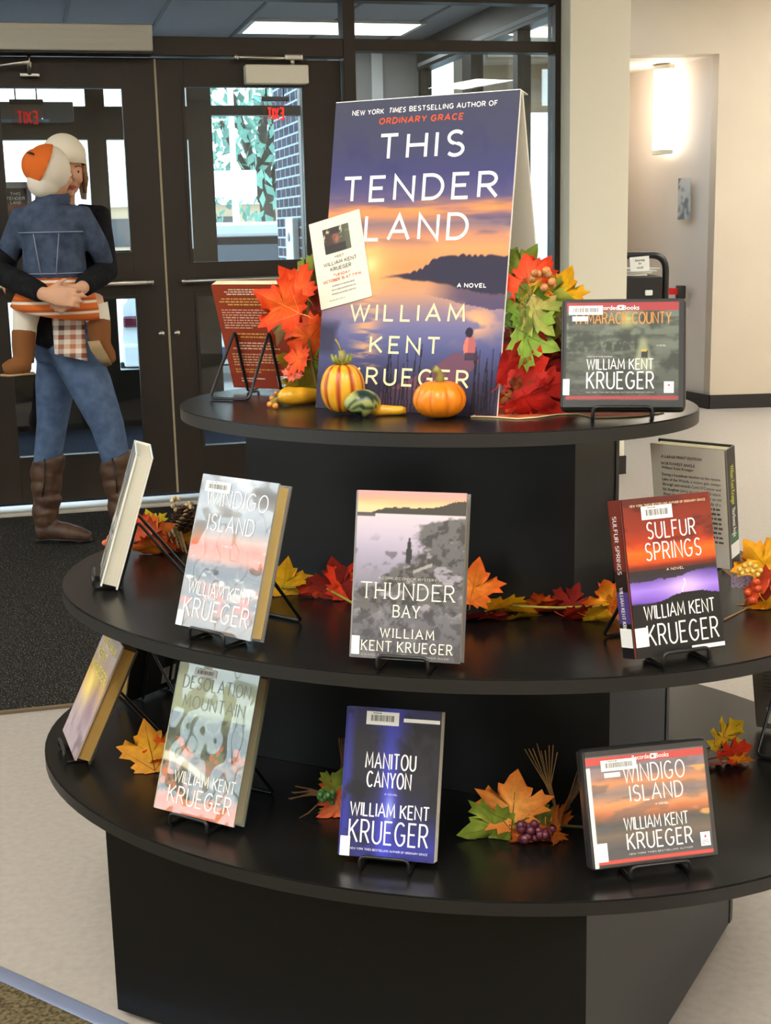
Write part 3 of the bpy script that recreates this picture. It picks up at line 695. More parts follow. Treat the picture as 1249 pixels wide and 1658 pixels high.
b.add([k0 - upv, e2 - upv, e2 + upv, k0 + upv, k0 - upv - nb * 3, e2 - upv - nb * 3, e2 + upv - nb * 3, k0 + upv - nb * 3], [(0, 1, 2, 3), (7, 6, 5, 4), (0, 4, 5, 1), (3, 2, 6, 7), (0, 3, 7, 4), (1, 5, 6, 2)])
lab(b.build('belt', mat('red_belt', hx('c8181c'), rough=.6), t, be), 'red belt')
b = MB(); b.rbox(-.05, .012, -.05, .02, -.05, .045, .006); lab(b.build('wall_clip', M_dark, t), 'black wall clip')
# ------------------------------------------------------------------ display stand
Z1, Z2, Z3 = 1.0429, .7337, .4297
PHI = R(-23.956); SC = Vector((.0795, 2.28, 0))
stand = thing('display_stand', 'black three tier oval display stand holding books and autumn leaves', 'display stand', SC, (0, 0, PHI))
def slab(a, bb, z, seam=None):
    n = 96; o = [(a * math.cos(2 * PI * i / n), bb * math.sin(2 * PI * i / n)) for i in range(n)]
    bm = bmesh.new(); vs = [bm.verts.new((x, y, z - .021)) for x, y in o]; f = bm.faces.new(vs)
    r = bmesh.ops.extrude_face_region(bm, geom=[f]); bmesh.ops.translate(bm, vec=(0, 0, .021), verts=[v for v in r['geom'] if isinstance(v, bmesh.types.BMVert)])
    bmesh.ops.recalc_face_normals(bm, faces=bm.faces)
    top = [e for e in bm.edges if all(abs(v.co.z - z) < 1e-5 for v in e.verts)]
    bmesh.ops.bevel(bm, geom=top, offset=.0015, segments=2, affect='EDGES')
    for f in bm.faces: f.material_index = 0
    b = MB(); b.frombm(bm); o_ = b.build('shelf', M_lam, stand)
    b = MB(); k = n
    vs = []
    for zz in (z - .0215, z - .0018):
        for i in range(k): th = 2 * PI * i / k; vs.append(((a + .0008) * math.cos(th), (bb + .0008) * math.sin(th), zz))
    b.add(vs, [(i, (i + 1) % k, k + (i + 1) % k, k + i) for i in range(k)], smooth=True)
    lab(b.build('edge_band', M_rim, o_), 'dark grey edge band')
slab(.449, .3348, Z1); slab(.6882, .5131, Z2); slab(.744, .5548, Z3)
def pedestal(c, z0, z1):
    t = .018; C = [Vector((x, y, 0)) for x, y in c]
    root = None
    for i, nm in ((0, 'front_panel'), (1, 'side_panel'), (2, 'back_panel'), (3, 'side_panel')):
        p, q = C[i], C[(i + 1) % 4]; d = (q - p).normalized(); n_ = Vector((-d.y, d.x, 0))
        if i % 2: p = p + d * t; q = q - d * t; p = p + n_ * .0015; q = q + n_ * .0015
        b = MB(); b.prism([(v.x, v.y) for v in (p, q, q + n_ * t, p + n_ * t)], z0, z1); b.build(nm, M_panel, stand)
def rect(hw, hd, r, ox=0, oy=0):
    c, s = math.cos(r), math.sin(r); return [(ox + c * a * hw - s * b_ * hd, oy + s * a * hw + c * b_ * hd) for a, b_ in ((-1, -1), (1, -1), (1, 1), (-1, 1))]
pedestal(rect(.2976, .117, -.046), Z2 + .0005, Z1 - .0215)
pedestal(rect(.3766, .180, -.046), Z3 + .0005, Z2 - .0215)
BC = [(-.453, -.372), (.405, -.455), (.481, .331), (-.377, .413)]
pedestal(BC, .012, Z3 - .0215)
for x, y in BC:
    b = MB(); b.lathe([(.0001, 0), (.018, 0), (.016, .0118), (.0001, .0118)], 14, (x * .92, y * .92, .0005)); lab(b.build('foot', M_cream, stand), 'pale round glide')

# ------------------------------------------------------------------ easels and books
def easel(label, x, y, zs, yaw, lean, T, hw=.036, apex=.115, group='black wire book easels'):
    """x, y: front lower edge of what it carries; yaw/lean in radians; local -y is the side people read from"""
    t = thing('book_easel', label, 'book easel', (x, y, zs + .0003), (0, 0, yaw), group)
    r = .0028; yb = T * math.cos(lean) + r / math.cos(lean) + .0022; tl = math.tan(lean)
    zb = .0072; back = lambda z: yb + (z - zb) * tl
    side = lambda s: [(s * hw, -.012, .022), (s * hw, -.014, r), (s * hw, back(r), r), (s * hw, back(apex), apex), (s * (hw + .004), back(apex) + .085, r)]
    L = side(-1); Rr = side(1)
    pts = [(0, -.012, .022)] + L + [(0, L[-1][1], r)] + Rr[::-1] + [(0, -.012, .022)]
    b = MB(); p = fillet(pts, .010, 5, ((3, 9), .003))[:-1]; b.sweep(p, r, 8, closed=True); b.build('wire_frame', M_wire, t)
    return t

def book(name, label, cat, P, yaw, lean, w, h, T, art, coverm, face='front_cover', spine='left', texts=None, labels=None, board=hx('2a2a2a'), back=hx('2a2a2a'),
         page=hx('cdb98c'), spine_col=None, hard=True, nu=90, extra=None, spine_fn=None, roll=0, group=None, far='back_cover'):
    """P: centre of the lower edge of the face we see; local x right, y into the book, z up the cover"""
    M = Euler((0, 0, yaw)).to_matrix() @ Euler((-lean, 0, 0)).to_matrix() @ Euler((0, -roll, 0)).to_matrix()
    t = thing(name, label, cat, P, M.to_euler(), group)
    bt = .003 if hard else .0012; ins = .004 if hard else 0.0004; sg = -1 if spine == 'left' else 1
    put = lambda x, z: (x, -.0004, z)
    b = MB(); b.box(-w / 2, w / 2, 0, bt, 0, h, 1, board); art_grid(b, art, w, h, put, nu, int(nu * h / w))
    fc = b.build(face, [coverm, M_gloss], t)
    b = MB(); b.box(-w / 2, w / 2, T - bt, T, 0, h, 0, back); b.build(far, M_gloss, t)
    b = MB(); sx = sg * w / 2; b.rbox(min(sx, sx + sg * .003), max(sx, sx + sg * .003), 0, T, 0, h, .001, 1, 0, spine_col or board)
    if spine_fn: spine_fn(b, sx + sg * .0035, T, h)
    b.build('spine', M_gloss, t)
    b = MB(); x0, x1 = (-w / 2 + .001, w / 2 - ins) if spine == 'left' else (-w / 2 + ins, w / 2 - .001)
    b.box(x0, x1, bt, T - bt, ins, h - ins, 0, page)
    rn = random.Random(len(label))
    for k in range(10):
        yy = bt + (T - 2 * bt) * (k + .5) / 10; c_ = tuple(v * rn.uniform(.8, .95) for v in page)
        xe = x1 + .0001 if spine == 'left' else x0 - .0001
        b.poly([(xe, yy, ins), (xe, yy + .0007, ins), (xe, yy + .0007, h - ins), (xe, yy, h - ins)], 0, c_)
        b.poly([(x0, yy, h - ins + .0001), (x1, yy, h - ins + .0001), (x1, yy + .0007, h - ins + .0001), (x0, yy + .0007, h - ins + .0001)], 0, c_)
    b.build('pages', M_pages, t)
    pt = lambda x, z: (x, -.0010, z)
    X = lambda u: (u - .5) * w
    if texts:
        for tx in texts:
            b = MB(); s, u0, u1, v0, v1, wt, col = tx[:7]; kw = tx[7] if len(tx) > 7 else {}
            if kw.get('plain'): btext(b, s, X(u0), X(u1) if u1 else None, v0 * h, (v1 - v0) * h, pt, col, kw.get('shear', 0))
            elif kw.get('bars'): words(b, X(u0), X(u1), v0 * h, v1 * h, kw['bars'], pt, col, kw.get('seed', 1), kw.get('fill', .5), kw.get('centre', False))
            else: text(b, s, X(u0), X(u1), v0 * h, v1 * h, wt * .86, pt, col, **{k: v for k, v in kw.items() if k in ('serif', 'gap', 'space', 'slant')})
            o_ = b.build('small_print' if kw.get('bars') else 'lettering', coverm if coverm is not M_jacket else M_gloss, t)
    for (nm, u0, u1, v0, v1, bars) in (labels or []):
        b = MB(); W_ = hx('f4f3ec'); x0, x1 = X(u0), X(u1)
        b.poly([(x0, -.0013, v0 * h), (x1, -.0013, v0 * h), (x1, -.0013, v1 * h), (x0, -.0013, v1 * h)], 0, W_)
        if bars:
            rn = random.Random(int(u0 * 1000)); x = x0 + (x1 - x0) * .14
            while x < x1 - (x1 - x0) * .14:
                wb = rn.choice((.0005, .0008, .0012)); a, c_ = v0 + (v1 - v0) * .28, v0 + (v1 - v0) * .74
                b.poly([(x, -.0015, a * h), (x + wb, -.0015, a * h), (x + wb, -.0015, c_ * h), (x, -.0015, c_ * h)], 0, hx('3a3a38')); x += wb + rn.choice((.0006, .001))
            words(b, x0 + (x1 - x0) * .2, x1 - (x1 - x0) * .2, v0 * h + (v1 - v0) * h * .8, v0 * h + (v1 - v0) * h * .95, 1, lambda x_, z_: (x_, -.0015, z_), hx('66665f'), 3)
        lab(b.build(nm, M_art, t), 'white barcode sticker' if bars else 'white library sticker')
    if extra: extra(t, w, h, T)
    return t
CR = hx('f0ead6'); WH = hx('f2f0ea')
def zrest(zs, T, lean): return zs + .0072 + T * math.sin(abs(lean))

# --- covers (u across, v up)
def a_windigo(u, v):
    n1 = fbm(u * 3, v * 5, 1); n2 = fbm(u * 5 + v, v * 14, 2); n3 = fbm(u * 9, v * 16, 4)
    c = ramp(v + .05 * (n1 - .5), [(0, (120, 112, 104)), (.10, (140, 128, 118)), (.2, (96, 92, 88)), (.30, (120, 110, 100)), (.36, (70, 66, 62)), (.42, (92, 72, 60)), (.47, (196, 108, 66)), (.54, (214, 88, 44)), (.6, (170, 130, 106)), (.68, (120, 118, 118)), (.8, (150, 148, 146)), (.9, (112, 112, 114)), (1, (150, 150, 150))])
    c = mixc(c, (232, 176, 120), sst(.55, .75, n2) * np.exp(-((v - .52) / .07) ** 2) * sst(.2, .9, u))
    c = mixc(c, (206, 96, 66), sst(.5, .7, n3) * np.exp(-((v - .2) / .09) ** 2) * .8)
    c = mixc(c, (58, 56, 54), sst(.5, .72, n2) * np.exp(-((v - .36) / .05) ** 2))
    c = mixc(c, (214, 206, 196), sst(.56, .7, fbm(u * 6, v * 20, 9)) * np.exp(-((v - .3) / .12) ** 2) * .8)
    return mixc(c, (190, 190, 188), sst(.5, .75, n1) * sst(.55, 1, v) * .8)
def a_thunder(u, v):
    n = fbm(u * 7, v * 9, 3); n2 = fbm(u * 4, v * 18, 6); n3 = fbm(u * 16, v * 18, 8)
    c = ramp(v, [(0, (88, 86, 88)), (.12, (96, 94, 97)), (.3, (112, 110, 116)), (.45, (130, 127, 138)), (.6, (158, 150, 166)), (.75, (188, 176, 190)), (.86, (206, 190, 196)), (.885, (214, 196, 196))])
    sky = ramp(v + .02 * (n2 - .5), [(.86, (226, 190, 160)), (.91, (242, 196, 140)), (.95, (236, 160, 132)), (1, (206, 150, 150))])
    hz = .868 + .0 * u
    c = np.where((v > hz)[..., None], sky, c)
    hill = .868 + .035 * sst(.1, .3, u) + .05 * sst(.65, 1.0, u) + .014 * (fbm(u * 26, u * 5, 3) - .5)
    c = mixc(c, (70, 66, 60), ((v > .862) & (v < hill) & (u > .14)) * 1.0)
    c = mixc(c, (74, 70, 66), ((v > .845) & (v < .866 + .01 * n) & (u < .17)) * .9)
    rk = fbm(u * 9, v * 22, 11); rk2 = fbm(u * 20, v * 30, 15)
    shore = np.interp(v, [.3, .42, .5, .58, .66, .74, .80, .845], [-.2, .10, .30, .46, .62, .52, .60, .92]) + .30 * (rk - .5)
    bank = sst(-.03, .06, u - shore) * sst(.20, .34, v) * (1 - sst(.84, .86, v))
    c = mixc(c, (92, 90, 88), bank * .9); c = mixc(c, (62, 60, 58), bank * sst(.48, .60, rk2) * .8); c = mixc(c, (176, 166, 178), bank * sst(.60, .72, fbm(u * 8, v * 26, 19)) * .7)
    c = mixc(c, (92, 88, 92), sst(.56, .66, rk) * np.exp(-((v - .62) / .08) ** 2) * (u < .6) * .7)
    lo = 1 - sst(.36, .48, v)
    c = mixc(c, (66, 64, 66), sst(.46, .62, rk2) * lo * .7); c = mixc(c, (140, 136, 140), sst(.58, .74, n) * lo * .45); c = mixc(c, (54, 52, 54), sst(.6, .75, fbm(u * 5, v * 6, 23)) * lo * .6)
    man = (np.abs(u - .495) < .022 + .006 * (v < .66)) & (v > .595) & (v < .70); head = ((u - .495) / .013) ** 2 + ((v - .712) / .013) ** 2 < 1
    legs = (np.abs(u - .49) < .020) & (v > .57) & (v < .62)
    c = mixc(c, (52, 52, 52), (man | head | legs) * 1.0)
    log = np.abs((v - .545) - (u - .62) * .28) < .010; c = mixc(c, (160, 156, 148), (log & (u > .54) & (u < .71)) * .9)
    return c
def a_sulfur(u, v):
    n = fbm(u * 3, v * 12, 5); n2 = fbm(u * 6, v * 7, 9)
    c = ramp(v + .03 * (n - .5), [(0, (22, 20, 22)), (.33, (24, 22, 26)), (.345, (120, 84, 190)), (.42, (160, 126, 220)), (.5, (96, 70, 160)), (.52, (52, 38, 40)), (.56, (120, 40, 20)), (.6, (232, 86, 24)), (.66, (244, 104, 24)), (.72, (176, 54, 22)), (.8, (140, 46, 24)), (.9, (128, 40, 22)), (1, (112, 34, 24))])
    c = mixc(c, (84, 30, 22), sst(.5, .7, n) * sst(.66, .76, v) * .8)
    hill = .335 + .045 * sst(.25, .6, u) * (1 - .5 * sst(.75, 1, u)) + .012 * (n2 - .5)
    c = mixc(c, (22, 20, 22), (v < hill) * 1.0)
    g = np.exp(-((u - .62) / .22) ** 2 - ((v - .42) / .07) ** 2); c = mixc(c, (226, 196, 244), g * (v > hill) * .85)
    c = mixc(c, (252, 240, 255), (np.abs(u - .60 - .02 * np.sin(v * 60)) < .006) * ((v > hill) & (v < .47)) * .9)
    cl = .475 + .06 * (fbm(u * 5, v * 2, 12) - .5) + .04 * sst(.5, .9, u)
    return mixc(c, (44, 38, 40), ((v > cl) & (v < .545)) * .9)
def a_tam(u, v):
    n = fbm(u * 6, v * 7, 2); n2 = fbm(u * 14, v * 12, 7)
    c = ramp(v, [(0, (62, 64, 60)), (.3, (78, 82, 72)), (.6, (92, 98, 84)), (.8, (104, 112, 98)), (1, (90, 104, 100))])
    fo = fbm(u * 26, v * 24, 7); st = fbm(u * 3, v * 22, 17)
    c = mixc(c, (40, 46, 38), sst(.42, .6, n) * .75); c = mixc(c, (126, 134, 108), sst(.52, .66, fo) * np.exp(-((v - .58) / .13) ** 2) * (u < .6) * .6)
    c = mixc(c, (112, 116, 106), sst(.55, .7, st) * .5); c = mixc(c, (44, 48, 44), sst(.56, .7, fbm(u * 4, v * 18, 21)) * .55)
    road = np.abs(u - .665) - (.022 + (.62 - v) * .22); c = mixc(c, (150, 154, 116), (1 - sst(-.02, .03, road)) * sst(.28, .40, v) * (1 - sst(.58, .7, v)) * .85)
    c = mixc(c, (206, 196, 110), np.exp(-((u - .53) / .06) ** 2 - ((v - .82) / .07) ** 2) * .7)
    c = mixc(c, (42, 40, 38), ((np.abs(u - .675) < .028) & (v > .455) & (v < .52)) * 1.0); c = mixc(c, (200, 160, 60), ((np.abs(u - .675) < .022) & (v > .515) & (v < .53)) * 1.0)
    edge = (u > .955) | (u < .02) | (v > .975) | (v < .065)
    c = np.where(edge[..., None], np.array((34, 34, 34)) / 255, c)
    st = ((v > .895) & (v < .975) | (v > .075) & (v < .105)) & (u > .02) & (u < .955)
    return np.where(st[..., None], np.array((158, 52, 56)) / 255, c)
def a_manitou(u, v):
    n = fbm(u * 5, v * 6, 4); n2 = fbm(u * 12, v * 4, 9)
    c = ramp(v, [(0, (40, 42, 110)), (.08, (48, 52, 140)), (.2, (40, 42, 96)), (.45, (36, 36, 46)), (.8, (44, 44, 50)), (1, (40, 40, 90))])
    s_ = np.exp(-((u - .48 + .04 * (n - .5)) / (.10 + .10 * np.abs(v - .5))) ** 2); c = mixc(c, (66, 72, 196), s_ * (.55 + .45 * n2))
    c = mixc(c, (150, 160, 236), np.exp(-((u - .50) / .05) ** 2 - ((v - .33) / .10) ** 2) * .8)
    c = mixc(c, (52, 56, 150), (1 - sst(.03, .12, u)) * .8)
    return mixc(c, (26, 26, 30), sst(.55, .75, n) * (1 - s_) * .7)
def a_desol(u, v):
    n = fbm(u * 6, v * 9, 3); n2 = fbm(u * 13, v * 17, 8)
    c = ramp(v, [(0, (190, 120, 96)), (.08, (196, 110, 74)), (.2, (120, 110, 96)), (.32, (150, 110, 80)), (.42, (96, 110, 84)), (.52, (74, 84, 64)), (.62, (96, 104, 80)), (.68, (160, 170, 136)), (.8, (186, 194, 158)), (1, (196, 202, 170))])
    c = mixc(c, (54, 60, 48), sst(.48, .62, n) * ((v > .1) & (v < .66)) * .8)
    c = mixc(c, (200, 112, 70), sst(.56, .7, n2) * ((v < .5)) * .8)
    pa = np.abs(v - (.36 - .30 * np.clip(u - .1, 0, 1) ** 1.4)) - .030 * (1 - .4 * u); c = mixc(c, (214, 206, 176), (1 - sst(-.01, .012, pa)) * (u < .66) * .9)
    return mixc(c, (92, 104, 110), np.exp(-((u - .75) / .3) ** 2 - ((v - .25) / .1) ** 2) * .6)
def a_wcd(u, v):
    n = fbm(u * 4, v * 14, 6); n2 = fbm(u * 5, v * 10, 1)
    c = ramp(v + .06 * (n - .5), [(0, (96, 92, 90)), (.14, (84, 84, 86)), (.25, (120, 104, 90)), (.36, (84, 84, 80)), (.44, (180, 110, 76)), (.52, (226, 150, 100)), (.62, (140, 124, 120)), (.7, (214, 142, 96)), (.8, (146, 128, 128)), (1, (120, 116, 124))])
    c = mixc(c, (242, 172, 96), sst(.52, .7, n2) * sst(.3, .9, u) * ((v > .35) & (v < .8)) * .8)
    c = mixc(c, (92, 92, 98), sst(.52, .68, n) * .6 * (1 - u * .5))
    edge = (u > .965) | (v > .955) | (v < .025); c = np.where(edge[..., None], np.array((60, 58, 56)) / 255, c)
    st = ((v > .885) & (v < .945) | (v > .028) & (v < .062)) & (u < .965)
    c = np.where(st[..., None], np.array((206, 84, 76)) / 255, c)
    return np.where(((u < .03) & (v < .86))[..., None], np.array((225, 225, 220)) / 255, c)
def a_yellow(u, v):
    n = fbm(u * 5, v * 7, 2)
    c = ramp(v + .05 * (n - .5), [(0, (196, 178, 180)), (.2, (206, 186, 188)), (.36, (210, 184, 170)), (.5, (226, 180, 110)), (.6, (226, 186, 84)), (.75, (170, 148, 140)), (1, (172, 160, 168))])
    c = mixc(c, (252, 226, 120), np.exp(-((u - .35) / .2) ** 2 - ((v - .5) / .12) ** 2))
    c = mixc(c, (150, 122, 148), np.exp(-((u - .75) / .22) ** 2 - ((v - .42) / .2) ** 2) * .8)
    return mixc(c, (140, 118, 128), sst(.5, .65, fbm(u * 7, v * 4, 7)) * (1 - sst(.12, .28, v)) * .8)
def plain(rgb, amt=.06):
    return lambda u, v: np.clip(np.array(rgb) / 255 * (1 + amt * (fbm(u * 4, v * 6, 3) - .5))[..., None], 0, 1)

Rg = R
# Thunder Bay
ln = R(14.2); T = .028; ye = R(-15.7)
BK = []
def stand_book(P, yaw, lean, T, zs, elabel, hw=.036, **k):
    easel(elabel, P[0], P[1], zs, yaw, lean, T, hw)
TH = (.0223, 1.786)
book('hardcover_book', 'grey hardcover with a lone figure by a lake, front of the middle shelf', 'book', (*TH, zrest(Z2, T, ln)), ye, ln, .1557, .2343, T, a_thunder, M_gloss,
     texts=[('THUNDER', .07, .93, .355, .455, .0022, CR, dict(serif=True, gap=.30)), ('BAY', .37, .62, .25, .325, .0020, CR, dict(serif=True, gap=.3)), ('WILLIAM', .26, .76, .128, .185, .0018, CR, dict(serif=True, gap=.38)),
            ('KENT KRUEGER', .09, .93, .045, .108, .0018, CR, dict(serif=True, gap=.36)), ("A CORK O'CONNOR MYSTERY", .22, .76, .472, .488, .0006, hx('b9b4a4')), ('AWARD WINNING AUTHOR OF COPPER RIVER', .09, .90, .015, .028, .0005, hx('a9a598'))],
     labels=[('spine_label', 0, .075, .02, .13, 0)], board=hx('8a8a88'), back=hx('77777a'), spine_col=hx('8c8c8c'), nu=110)
easel('black wire easel under the grey hardcover with the lake picture', *TH, Z2, ye, ln, T)
# Windigo Island hardcover
ln = R(18.6); T = .030; ye = R(-38.4); WI = (-.2621, 1.9298)
book('hardcover_book', 'grey and orange hardcover in a shiny clear jacket on the middle shelf', 'book', (*WI, zrest(Z2, T, ln)), ye, ln, .156, .2337, T, a_windigo, M_jacket,
     texts=[('WINDIGO', .10, .92, .80, .915, .0022, WH), ('ISLAND', .18, .80, .64, .75, .0022, WH), ('A NOVEL', .42, .58, .545, .56, .0006, WH), ('WILLIAM KENT', .08, .93, .215, .305, .0020, WH, dict(gap=.22)), ('KRUEGER', .06, .94, .065, .195, .0026, WH)],
     labels=[('barcode_label', .06, .40, .89, .96, 1), ('spine_label', 0, .085, .0, .10, 0)], board=hx('9a9894'), back=hx('6f6d6a'), spine_col=hx('a2a09c'), page=hx('c9ad6e'))
easel('black wire easel under the shiny grey and orange hardcover', *WI, Z2, ye, ln, T)
# Sulfur Springs
ln = R(13.2); T = .034; ye = R(19.7); SU = (.4067, 1.7891)
def sp_sulfur(b, x, T, h):
    cs = [(0, .22, hx('161518')), (.22, .42, hx('4a3a78')), (.42, .55, hx('1d1818')), (.55, 1, hx('702a1e'))]
    for a, c_, col in cs: b.poly([(x, .001, a * h), (x, T - .001, a * h), (x, T - .001, c_ * h), (x, .001, c_ * h)], 0, col)
    pt = lambda q, z: (x - .0004, T * .70 - z, h * .90 - q)
    text(b, 'SULFUR SPRINGS', 0, h * .37, 0, T * .34, .0012, pt, WH)
    text(b, 'WILLIAM KENT KRUEGER', h * .45, h * .80, 0, T * .30, .001, pt, WH)
    b.poly([(x - .0005, .001, .07 * h), (x - .0005, T - .001, .07 * h), (x - .0005, T - .001, .19 * h), (x - .0005, .001, .19 * h)], 0, hx('f4f3ec'))
book('paperback_book', 'red, orange and purple book with lightning at the right of the middle shelf', 'book', (*SU, zrest(Z2, T, ln)), ye, ln, .1401, .2196, T, a_sulfur, M_gloss,
     texts=[('SULFUR', .24, .80, .735, .845, .0024, WH), ('SPRINGS', .20, .84, .60, .715, .0024, WH), ('A NOVEL', .42, .62, .528, .545, .0008, hx('d8c0b0')), ('WILLIAM KENT', .12, .93, .235, .325, .0022, WH, dict(gap=.22)), ('KRUEGER', .13, .95, .065, .205, .0028, WH),
            ('NEW YORK TIMES BESTSELLING AUTHOR OF ORDINARY GRACE', .08, .94, .945, .96, .0006, hx('e0c8a0'))],
     labels=[('barcode_label', .20, .55, .86, .945, 1), ('spine_label', 0, .13, .07, .19, 0), ('edge_label', .62, 1.0, .012, .038, 0)], board=hx('5a2018'), back=hx('302020'), spine_fn=sp_sulfur, nu=110, page=hx('e6e0cc'))
easel('black wire easel under the red and purple paperback', *SU, Z2, ye, ln, T)
# Manitou Canyon
ln = R(19.5); T = .026; ye = R(-14.4); MA = (-.0098, 1.7968)
book('paperback_book', 'dark blue book standing at the front of the bottom shelf', 'book', (*MA, zrest(Z3, T, ln)), ye, ln, .140, .2143, T, a_manitou, M_gloss, hard=False,
     texts=[('MANITOU', .215, .76, .59, .70, .0026, WH), ('CANYON', .24, .72, .465, .575, .0026, WH), ('A NOVEL', .44, .58, .42, .433, .0006, hx('b9bce0')), ('WILLIAM KENT', .08, .93, .27, .365, .0024, WH, dict(gap=.22)), ('KRUEGER', .08, .93, .09, .25, .0030, WH), ('NEW YORK TIMES BESTSELLING AUTHOR OF ORDINARY GRACE', .11, .93, .045, .06, .0006, hx('c9cbe6'))],
     labels=[('barcode_label', .20, .55, .885, .975, 1), ('edge_label', .60, .985, .915, .94, 0), ('spine_label', 0, .105, .0, .13, 0)], board=hx('d8d6cc'), back=hx('22222a'), spine_col=hx('333a88'), page=hx('e3decd'), nu=100)
easel('black wire easel under the dark blue paperback', *MA, Z3, ye, ln, T)
# Desolation Mountain
ln = R(21.3); T = .030; ye = R(-30.7); DE = (-.3083, 1.9481)
book('hardcover_book', 'pale green hardcover in a glossy clear jacket on the bottom shelf', 'book', (*DE, zrest(Z3, T, ln)), ye, ln, .1547, .2322, T, a_desol, M_jacket,
     texts=[('DESOLATION', .08, .93, .83, .92, .0018, hx('7b8272')), ('MOUNTAIN', .12, .90, .70, .79, .0018, hx('7b8272')), ('WILLIAM KENT', .18, .95, .20, .285, .0020, CR, dict(gap=.22)), ('KRUEGER', .14, .94, .06, .18, .0026, CR)],
     labels=[('barcode_label', .20, .48, .925, .98, 1)], board=hx('8e9280'), back=hx('6c6f60'), spine_col=hx('a4a894'), page=hx('b3a98a'))
easel('black wire easel under the glossy pale green hardcover', *DE, Z3, ye, ln, T)
# audiobook cases
def case_extra(dark):
    def f(t, w, h, T):
        b = MB(); b.rbox(-w / 2 - .004, w / 2 + .004, .002, T - .0005, -.004, h + .004, .008, 3, 0, hx('2b2b2a')); b.build('case_shell', M_gloss, t)
    return f
def rec(u0, u1, v): return [('Recorded', u0, u0 + (u1 - u0) * .52, v, v + .042, 0, WH, dict(plain=True)), ('Books', u0 + (u1 - u0) * .64, u1, v, v + .042, 0, WH, dict(plain=True))]
def icon(t, u0, u1, v0, v1, w, h):
    b = MB(); X = lambda u: (u - .5) * w
    b.poly([(X(u0), -.0013, v0 * h), (X(u1), -.0013, v0 * h), (X(u1), -.0013, v1 * h), (X(u0), -.0013, v1 * h)], 0, hx('f2f0ec'))
    cx = X((u0 + u1) / 2); cz = (v0 + (v1 - v0) * .68) * h; b.poly([(cx + .0015 * math.cos(k), -.0016, cz + .0019 * math.sin(k)) for k in [i * PI / 6 for i in range(12)]], 0, hx('c43a48'))
    words(b, X(u0) + .002, X(u1) - .002, v0 * h + .002, (v0 + (v1 - v0) * .45) * h, 3, lambda x, z: (x, -.0016, z), hx('9a9894'), 4); lab(b.build('emblem_sticker', M_art, t), 'small white sticker with a red emblem')
def playmark(t, u, v, w, h):
    b = MB(); x = (u - .5) * w; z = v * h; s = .0042
    b.poly([(x - s, -.0011, z - s * .9), (x + s, -.0011, z - s * .9), (x + s, -.0011, z + s * .9), (x - s, -.0011, z + s * .9)], 0, WH)
    b.poly([(x - s * .5, -.0014, z - s * .55), (x + s * .6, -.0014, z), (x - s * .5, -.0014, z + s * .55)], 0, hx('a03438')); b.build('play_emblem', M_art, t)
ln = R(19.3); T = .028; ye = R(-9.6); TA = (.3595, 2.0131); OR = hx('cf8a3e')
def ex1(t, w, h, T): case_extra(0)(t, w, h, T); icon(t, .84, .92, .13, .235, w, h); playmark(t, .478, .926, w, h)
book('audiobook_case', 'dark green audiobook case at the right of the top shelf', 'audiobook', (*TA, zrest(Z1, T, ln) + .004), ye, ln, .1788, .1660, T, a_tam, M_gloss, hard=False,
     texts=[('TAMARACK COUNTY', .08, .90, .77, .885, .0022, OR, dict(gap=.2)), ('WILLIAM KENT', .195, .755, .345, .45, .0019, WH, dict(gap=.22)), ('KRUEGER', .195, .76, .165, .33, .0026, WH), ('A NOVEL', .775, .855, .56, .578, .0005, hx('b8b8a8')), ('NARRATED BY DAVID CHANDLER', .195, .41, .462, .474, .0004, hx('c0c0b4')), ('NEW YORK TIMES BESTSELLING AUTHOR OF ORDINARY GRACE', .195, .76, .13, .143, .0004, hx('a0a098'))] + rec(.26, .63, .905),
     labels=[('barcode_label', .04, .325, .86, .945, 1), ('call_label', .07, .205, .80, .845, 0), ('spine_label', 0, .055, .11, .26, 0)], extra=ex1, board=hx('2b2b2a'), back=hx('2b2b2a'), page=hx('2b2b2a'), face='front_insert', nu=110)
easel('black wire easel under the dark green audiobook case on the top shelf', *TA, Z1, ye, ln, T, .044)
ln = R(18); T = .028; ye = R(11.6); WC = (.3734, 1.7622)
def ex2(t, w, h, T): case_extra(0)(t, w, h, T); icon(t, .87, .95, .09, .21, w, h); playmark(t, .55, .912, w, h)
book('audiobook_case', 'orange sunset audiobook case at the right of the bottom shelf', 'audiobook', (*WC, zrest(Z3, T, ln) + .004), ye, ln, .1844, .1617, T, a_wcd, M_gloss, hard=False,
     texts=[('WINDIGO', .29, .80, .70, .86, .0023, WH), ('ISLAND', .33, .77, .535, .68, .0023, WH), ('A NOVEL', .53, .64, .49, .505, .0005, WH), ('WILLIAM KENT', .26, .79, .295, .41, .0020, WH, dict(gap=.2)), ('KRUEGER', .27, .81, .125, .275, .0026, WH), ('NEW YORK TIMES BESTSELLING AUTHOR', .28, .80, .085, .10, .0004, hx('d8d0c8'))] + rec(.38, .68, .895),
     labels=[('barcode_label', .12, .41, .82, .915, 1), ('call_label', .14, .27, .765, .805, 0), ('spine_label', .005, .11, .05, .21, 0)], extra=ex2, board=hx('3a3836'), back=hx('2b2b2a'), page=hx('2b2b2a'), face='front_insert', nu=110)
easel('black wire easel under the orange sunset audiobook case', *WC, Z3, ye, ln, T, .044)

